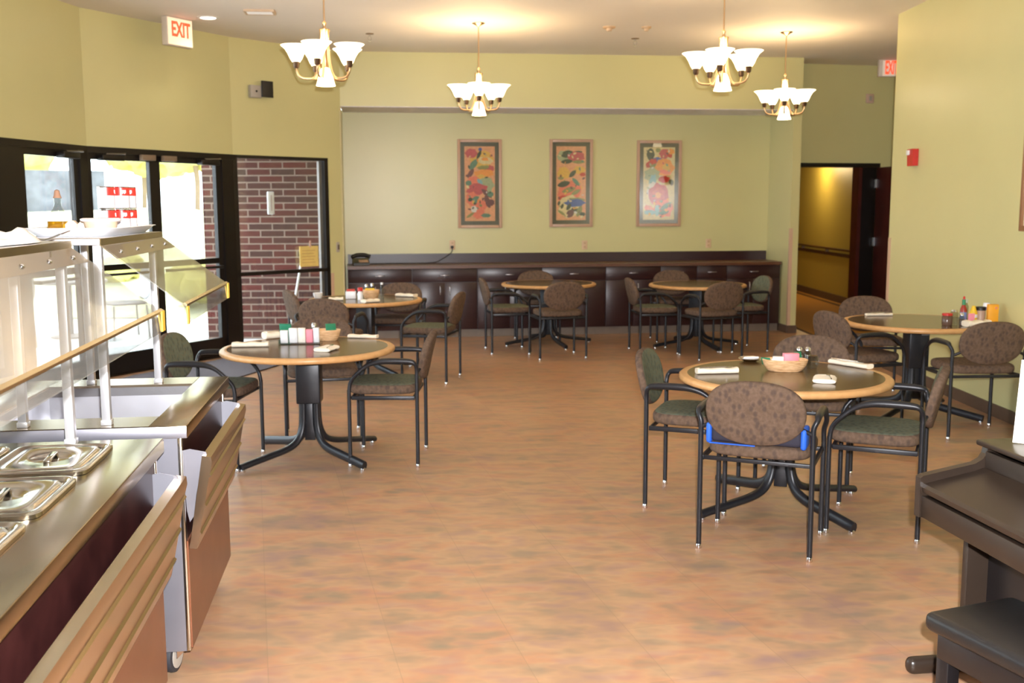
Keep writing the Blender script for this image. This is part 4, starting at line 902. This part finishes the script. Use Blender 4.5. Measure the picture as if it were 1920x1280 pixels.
for i, (x, y, a, lb) in enumerate([(-1.42, 8.12, .526, 'lit five-arm chandelier, leftmost and near, left of the pictures'), (-.328, 10.78, .667, 'lit five-arm chandelier hanging before the left picture'),
                                   (1.71, 8.56, .317, 'lit five-arm chandelier, nearer one of the right pair'), (2.948, 11.40, .379, 'lit five-arm chandelier before the pilaster, rightmost of all')]):
    if i == 0: c0.location = (x, y, 0); c0.rotation_euler = (0, 0, a); c0['label'] = lb; c0['group'] = CG
    else: dup(c0, (x, y, 0), a, lb, CG)

# ------------------------------------------------------------------ serving carts
TC = math.radians(7.5); oA = (-1.115, 3.242); oB = (-1.102, 3.437); ZS = .915; WC = .82
def ringrr(a, b, c, z, n=48, e=7.0, rot=0):
    return [(c[0] + superpt(a, b, 2 * PI * (k + .5) / n, e)[0], c[1] + superpt(a, b, 2 * PI * (k + .5) / n, e)[1], z) for k in range(n)]
def cart(o, L, label, well, near_label):
    T = thing('serving_cart', label, 'serving cart', (o[0], o[1], 0), TC)
    # +x toward the aisle, +y away from us; the top runs y = y0..y1
    y0, y1 = (0.0, L) if well else (-L, 0.0)
    if well:
        wx0, wx1, wy0, wy1 = -.70, -.125, .17, .86
        bm = NB(); add_box(bm, (wx1, y0, ZS - .045), (0, y1, ZS), .003); add_box(bm, (-WC, y0, ZS - .045), (wx0, y1, ZS), .003)
        add_box(bm, (wx0, y0, ZS - .045), (wx1, wy0, ZS), .0); add_box(bm, (wx0, wy1, ZS - .045), (wx1, y1, ZS), .0); obj('top', bm, STEEL, T)
        bm = NB(); add_box(bm, (-WC + .002, y0 - .003, ZS - .044), (-.001, y0, ZS - .003), .001); obj('lightened_edge', bm, SATEND, T)  # added strip of paler steel that lightens the top's near edge
        bm = NB(); h = .20
        add_box(bm, (wx0, wy0, ZS - h), (wx1, wy1, ZS - h + .004)); add_box(bm, (wx0 - .004, wy0, ZS - h), (wx0, wy1, ZS - .01)); add_box(bm, (wx1, wy0, ZS - h), (wx1 + .004, wy1, ZS - .01)); add_box(bm, (wx0, wy0 - .004, ZS - h), (wx1, wy0, ZS - .01)); add_box(bm, (wx0, wy1, ZS - h), (wx1, wy1 + .004, ZS - .01))
        obj('well', bm, steel('well_steel', S(214, 214, 220), .35), T)
    else:
        bm = NB(); add_box(bm, (-WC, y0, ZS - .045), (0, y1, ZS), .003); obj('top', bm, STEEL, T)
    bm = NB(); add_box(bm, (-.033, y0 + .022, .13), (-.025, y1 - .022, ZS - .046)); obj('side_panel', bm, MAHOG if not well else MAHOG, T)
    bm = NB(); add_box(bm, (-.0245, y0 + .03, .115), (-.018, y1 - .03, .50)); obj('lower_panel', bm, MAHOB, T)
    bm = NB(); add_box(bm, (-WC + .03, y0 + .02, .11), (-.035, y1 - .02, .13)); add_box(bm, (-WC + .03, y0 + .02, .13), (-WC + .04, y1 - .02, ZS - .046)); obj('base_shelf', bm, STEEL, T)
    for yy in (y0 + .012, y1 - .02):
        bm = NB(); add_box(bm, (-WC + .03, yy, .11), (-.036, yy + .008, ZS - .046)); obj('end_panel', bm, SATEND, T)
    for yy in (y0 + .012, y1 - .037):
        bm = NB(); add_box(bm, (-.036, yy, .11), (-.022, yy + .025, ZS - .046), .002); obj('corner_post', bm, STEELP, T)
    for i, (cx, cy) in enumerate([(-.10, y0 + .10), (-.10, y1 - .10), (-WC + .12, y0 + .10), (-WC + .12, y1 - .10)]):
        bm = NB(); M_ = Matrix.Translation((cx, cy, .062)) @ Matrix.Rotation(math.radians(78), 4, 'Z') @ Matrix.Rotation(PI / 2, 4, 'X')
        lathe(bm, [(.02, -.014), (.050, -.016), (.060, -.013), (.062, 0), (.060, .013), (.050, .016), (.02, .014)], n=28, mat=M_); w_ = obj('caster', bm, RUBBER, T)
        bm = NB(); lathe(bm, [(.01, -.020), (.046, -.0175), (.046, .0175), (.01, .020)], n=24, mat=M_); obj('hub', bm, GREY, w_)
        bm = NB(); vs = add_box(bm, (-.026, -.03, .06), (-.021, .03, .112)); vs += add_box(bm, (.021, -.03, .06), (.026, .03, .112)); vs += add_box(bm, (-.03, -.035, .104), (.03, .035, .112)); bmesh.ops.rotate(bm, cent=(0, 0, 0), matrix=Matrix.Rotation(math.radians(-12), 3, 'Z'), verts=bm.verts); bmesh.ops.translate(bm, vec=(cx, cy, 0), verts=bm.verts); obj('fork', bm, CHROME, w_)
    # folded tray slide, hanging by its brackets
    sp = [(.040, .80), (.070, .795), (.072, .770), (.063, .735), (.069, .728), (.060, .722), (.043, .63), (.049, .622), (.040, .614), (.023, .53), (.029, .523), (.020, .515), (.010, .470), (-.016, .475), (-.010, .50)]
    bm = NB(); extr(bm, sp, 'y', y0 + .03, y1 - .03); obj('tray_slide', bm, STEELS, T, 20)
    for yy in (y0 + .055, y1 - .075):
        bm = NB(); extr(bm, [(-.03, .815), (-.004, .82), (.05, .808), (.055, .79), (.048, .77), (.030, .74), (.012, .66), (.0, .58), (-.014, .56), (-.022, .60), (-.028, .72)], 'y', yy, yy + .004); obj('slide_bracket', bm, SATEND, T)
        bm = NB(); add_box(bm, (-.032, yy - .012, .62), (-.027, yy + .016, .82)); obj('hinge_plate', bm, STEELP, T)
    # posts, over-shelf, sneeze guard
    pys = (.05, .905) if well else (-.044, -.8875, -L + .08)
    for px_ in (-.27, -.54):
        for py in pys:
            bm = NB(); add_box(bm, (px_ - .014, py - .014, ZS), (px_ + .014, py + .014, 1.522), .002); add_box(bm, (px_ - .017, py - .017, ZS + .0005), (px_ + .017, py + .017, ZS + .018), .001); obj('post', bm, SATIN, T)
    a, b = (.0, 1.0) if well else (-L + .02, 0.0)
    bm = NB(); add_box(bm, (-.58, a, 1.523), (-.25, b, 1.545), .002); obj('over_shelf', bm, steel('shelf_steel', S(236, 236, 240), .3) if 'shelf_steel' not in MATS else MATS['shelf_steel'], T)
    bm = NB(); extr(bm, [(-.2495, 1.522), (-.2495, 1.545), (-.247, 1.545), (-.247, 1.5225), (-.196, 1.481), (-.198, 1.479)], 'y', a, b); cl = obj('glass_clamp', bm, steel('clamp_steel', S(158, 138, 104), .25) if 'clamp_steel' not in MATS else MATS['clamp_steel'], T, 20)
    bm = NB(); k = 4 if well else 8
    for q in range(k):
        yy = a + (b - a) * (q + .5) / k; g = bmesh.ops.create_uvsphere(bm, u_segments=10, v_segments=6, radius=.008)
        for v in g['verts']: v.co += Vector((-.214, yy, 1.497))
    obj('rivet', bm, CHROME, cl)
    bm = NB(); extr(bm, [(-.246, 1.517), (-.246, 1.523), (.008, 1.3265), (.013, 1.324), (.017, 1.26), (.012, 1.26), (.008, 1.321)], 'y', a, b); sg = obj('sneeze_guard', bm, ACR, T, 20)
    bm = NB(); extr(bm, [(.004, 1.326), (.010, 1.332), (.019, 1.326), (.018, 1.319), (.008, 1.318)], 'y', a, b); obj('guard_edge', bm, steel('guard_edge_bronze', S(200, 186, 150), .25) if 'guard_edge_bronze' not in MATS else MATS['guard_edge_bronze'], sg)
    bm = NB(); add_box(bm, (.016, b - .035, 1.262), (.021, b + .002, 1.325)); obj('sticker', bm, YEL, sg)
    if well: bm = NB(); add_box(bm, (.016, a, 1.258), (.021, a + .03, 1.318)); obj('sticker', bm, YEL, sg)
    return T
cartA = cart(oA, 1.85, 'stainless hot-food serving cart with covered pans, nearest at the lower left', False, '')
cartB = cart(oB, 1.03, 'stainless serving cart with an open well, behind the pan cart', True, '')
def loc(o, u_, v_, z=0): return (o[0] + u_ * math.cos(TC) - v_ * math.sin(TC), o[1] + u_ * math.sin(TC) + v_ * math.cos(TC), z)
def lid(u_, v_, a, b, label):
    """u_,v_ = centre, a,b = half sizes"""
    T = thing('steam_table_pan', label, 'food pan', loc(oA, u_, v_, ZS + .001), TC, 'covered steel pans on the serving cart')
    n = 48; R_ = []
    def rr(s, z, e=9): R_.append(ringrr(a - s, b - s, (0, 0), z, n, e))
    rr(0, 0); rr(0, .010); rr(.006, .015); rr(.016, .015); rr(.022, .008); rr(.030, .007, 8); rr(.036, .014, 7); rr(.048, .014, 6)
    def el(r1, r2, z): R_.append([(r1 * math.cos(2 * PI * (k + .5) / n), r2 * math.sin(2 * PI * (k + .5) / n), z) for k in range(n)])
    el(.064, .064, .014); el(.058, .058, .010); el(.044, .044, .002); el(.02, .02, .0015); el(.002, .002, .001)
    bm = NB(); rings(bm, R_, close0=True, close1=True); obj('lid', bm, STEELP, T, 50)
    bm = NB(); vs = add_box(bm, (-.009, -.060, .012), (.009, .060, .018), .002); X(bm, Matrix.Rotation(.1, 4, 'Z'), vs); obj('handle', bm, STEELP, T)
    return T
rows = [(-.282, .175), (-.683, .182), (-1.09, .18), (-1.49, .18)]
rl = ['far end', 'second row', 'third row', 'near end']
for i, (v_, hb) in enumerate(rows):
    for j, u_ in enumerate((-.262, -.56)):
        lid(u_, v_, .142, hb, 'steel pan with dished lid, %s of the serving cart, %s' % (rl[i], 'aisle side' if j == 0 else 'window side'))
# things on the far shelf
def onB(name, label, cat, u_, v_, rot=0, z=1.546, grp=None): return thing(name, label, cat, loc(oB, u_, v_, z), TC + rot, grp)
T = onB('serving_tray', 'large white plastic tray on the shelf of the far serving cart', 'tray', -.415, .60)
bm = NB(); rings(bm, [ringrr(.13, .33, (0, 0), 0, e=8), ringrr(.16, .365, (0, 0), .026, e=8), ringrr(.168, .372, (0, 0), .028, e=8), ringrr(.166, .37, (0, 0), .030, e=8), ringrr(.155, .36, (0, 0), .028, e=8), ringrr(.127, .325, (0, 0), .004, e=8)]); obj('tray', bm, WHITE, T, 50)
ZR = 1.5505
T = onB('plastic_tub', 'round clear deli tub with white lid on the white tray', 'tub', -.335, .37, z=ZR)
latheobj('body', [(.048, 0), (.058, .045)], BEIGEF, T, 28); latheobj('lid', [(.064, .045), (.070, .050), (.070, .056), (.060, .059)], simple('tub_lid', S(240, 228, 226), .4), T, 28)
T = onB('oil_bottle', 'glass oil cruet with golden oil on the far cart shelf', 'bottle', -.535, .56, z=ZR)
bm = NB(); rings(bm, [ringrr(s, s, (0, 0), z, 32, e) for s, z, e in [(.036, 0, 5), (.038, .006, 5), (.038, .055, 5), (.036, .068, 4), (.024, .08, 2.5), (.014, .10, 2), (.012, .128, 2), (.016, .132, 2)]], close1=False); obj('glass_body', bm, CLEARG, T, 50)
bm = NB(); rings(bm, [ringrr(s, s, (0, 0), z, 32, 5) for s, z in [(.033, .004), (.035, .008), (.035, .045)]]); obj('oil', bm, OIL, T, 50)
latheobj('stopper', [(.016, .132), (.012, .142), (.009, .16), (.003, .163)], CORK, T, 14)
for q, (u_, v_, r) in enumerate(((-.478, .53, .1), (-.43, .50, .3))):
    T = onB('creamer_carton', ['small beige creamer carton next to the oil cruet', 'small beige creamer carton next to the deli tub'][q], 'carton', u_, v_, r, z=ZR, grp='creamer cartons on the tray')
    bm = NB(); extr(bm, [(-.022, 0), (.022, 0), (.022, .034), (.008, .048), (-.008, .048), (-.022, .034)], 'y', -.022, .022); obj('box', bm, TANPLAS, T, 20)
CR = [(-.398, .72), (-.358, .79), (-.349, .865)]
cn = ['left', 'middle', 'right']
CANW = simple('can_white_label', S(206, 202, 206), .35); CANR = simple('can_red_label', S(226, 52, 44), .35)
for lvl in (0, 1):
    for q, (u_, v_) in enumerate(CR):
        T = onB('food_can', 'red and white food can, %s one of the %s layer on the far cart shelf' % (cn[q], ['lower', 'upper'][lvl]), 'can', u_, v_, (1.25, .1, 0)[q], z=ZR + lvl * .0895, grp='stacked food cans')
        latheobj('body', [(.031, 0), (.033, .002), (.0325, .004), (.0325, .085), (.033, .087), (.031, .089)], CHROME, T, 28)
        bm = NB(); lathe(bm, [(.0332, .005), (.0332, .053)], n=28, close0=False, close1=False); obj('lower_label', bm, CANW, T)
        # red front band, white back
        bm = NB(); n = 28
        A_r = [[(.0333 * math.cos(t), .0333 * math.sin(t), z) for t in [math.radians(-150 + 190 * k / n) for k in range(n + 1)]] for z in (.053, .084)]
        rings(bm, A_r, False, False, closed=False); obj('red_label', bm, CANR, T)
        bm = NB(); A_r = [[(.0333 * math.cos(t), .0333 * math.sin(t), z) for t in [math.radians(40 + 170 * k / n) for k in range(n + 1)]] for z in (.053, .084)]
        rings(bm, A_r, False, False, closed=False); obj('white_label', bm, CANW, T)
        bm = NB()
        for k in range(5):
            t = math.radians(-80 + k * 7); vs = add_box(bm, (-.0022, -.0006, -.006 - .003 * (k % 2)), (.0022, .0006, .006), 0); X(bm, Matrix.Translation((.0338 * math.cos(t), .0338 * math.sin(t), .069)) @ Matrix.Rotation(t + PI / 2, 4, 'Z'), vs)
        obj('script_mark', bm, WHITE, T)
# things on the near shelf
def cloth_heap(u0, v0, lx, ly, h, seed):
    bm = NB(); N = 26; g = []
    rnd = random.Random(seed); ph = [rnd.uniform(0, 6) for _ in range(6)]
    for i in range(N + 1):
        row = []
        for j in range(N + 1):
            a, b = i / N * 2 - 1, j / N * 2 - 1; r = max(abs(a), abs(b)) ** 3
            z = h * (1 - r) * (.62 + .22 * math.sin(5 * a + ph[0] + 2 * b) + .16 * math.sin(9 * b + ph[1] - 3 * a) + .1 * math.sin(14 * a + 11 * b + ph[2]))
            row.append(bm.verts.new((u0 + a * lx * (1 + .05 * math.sin(7 * b + ph[3])), v0 + b * ly * (1 + .05 * math.sin(6 * a + ph[4])), max(.002, z))))
        g.append(row)
    for i in range(N):
        for j in range(N): bm.faces.new((g[i][j], g[i + 1][j], g[i + 1][j + 1], g[i][j + 1]))
    return bm
o = obj('linen_bundle', cloth_heap(-.42, -.55, .14, .40, .085, 3), simple('soft_white_linen', S(246, 234, 222), .9, var=.03, scale=20), smooth=80, loc=loc(oA, 0, 0, 1.546), rotz=TC)
tag(o, 'heap of soft white linen on the near cart shelf', 'linen')
bm = NB(); vs = rings(bm, [ringrr(.15, .30, (-.40, -.28), .0, e=8), ringrr(.15, .30, (-.40, -.28), .0035, e=8)]); 
T = thing('fork', 'small fork lying on the near cart shelf end', 'fork', loc(oA, -.31, -.10, 1.547), TC)
bm = NB(); tube(bm, smoothpath([(-.06, -.03, .004), (-.02, -.01, .012), (.01, .01, .004), (.05, .03, .02)], 4), .003, 6); obj('handle', bm, CHROME, T)
bm = NB(); [tube(bm, [(.05 + .001 * q, .03 + .006 * q, .02), (.075, .04 + .006 * q, .03)], .0015, 5) for q in range(3)]; obj('tines', bm, CHROME, T)
bm.free() if False else None

# ------------------------------------------------------------------ piano and bench
PA = math.atan2(.139, .99)
T = thing('upright_piano', 'dark brown upright piano at the right edge', 'piano', (1.40, 3.50, 0), PA)
# local x: from the keyboard front to the back, local y negative toward us
LP = 1.40
prof = [(0, .575), (.50, .575), (.50, .815), (.245, .815), (.240, .79), (.228, .772), (.20, .757), (.012, .722), (0, .714)]
for yy, nm in ((-.032, 'far'), (-LP, 'near')):
    bm = NB(); extr(bm, prof, 'y', yy, yy + .032); obj('end_cheek', bm, PIANO, T, 20)
bm = NB(); extr(bm, [(.035, .655), (.010, .664), (.006, .682), (.014, .694), (.20, .732), (.232, .742), (.232, .715), (.04, .665)], 'y', -LP + .032, -.032); obj('keyboard_lid', bm, PIANO, T, 30)
bm = NB(); add_box(bm, (.006, -LP + .032, .577), (.030, -.032, .652), .002); obj('key_slip', bm, PIANO, T)
bm = NB(); add_box(bm, (.032, -LP + .032, .577), (.48, -.032, .60)); obj('key_bed', bm, PIANOK, T)
bm = NB(); add_box(bm, (.236, -LP + .032, .60), (.256, -.032, .80), .002); obj('name_board', bm, PIANO, T)
bm = NB(); add_box(bm, (.222, -LP - .008, .815), (.515, .008, .835), .006); obj('top_lid', bm, PIANO, T)
bm = NB(); add_box(bm, (.48, -LP + .03, .05), (.50, -.03, .815)); obj('back_panel', bm, PIANOK, T)
for yy in (-.032, -LP):
    bm = NB(); add_box(bm, (.19, yy, .06), (.48, yy + .030, .575), .002); obj('side_panel', bm, PIANO, T)
    bm = NB(); add_box(bm, (-.01, yy - .01, 0), (.50, yy + .04, .06), .022, seg=3); obj('foot', bm, PIANO, T)
bm = NB(); add_box(bm, (.27, -LP + .03, .12), (.29, -.032, .574)); obj('kick_board', bm, PIANOK, T)
bm = NB(); vs = add_box(bm, (0, -.004, 0), (.22, .0, .285)); X(bm, Matrix.Rotation(math.radians(-5), 4, 'X'), vs)
o = obj('white_board', bm, PAPER, loc=(1.716, 3.475, .8375), rotz=math.radians(-22)); o.rotation_euler = (0, math.radians(3), math.radians(-22)); tag(o, 'white upright card standing on the piano top', 'card')
T = thing('piano_bench', 'black padded piano bench before the dark piano', 'bench', (1.187, 2.87, 0), math.atan2(.36, .93))
bm = NB(); add_box(bm, (0, -.78, .425), (.34, 0, .482), .022, seg=3); obj('seat', bm, LEATH, T)
bm = NB(); add_box(bm, (.03, -.75, .345), (.31, -.03, .425), .003); obj('apron', bm, PIANOK, T)
for x in (.03, .265):
    for y in (-.075, -.75): boxobj('leg', (x, y, 0), (x + .045, y + .045, .35), PIANOK, T, .003)

for o in (protoB, protoG): pass
bpy.context.view_layer.update()
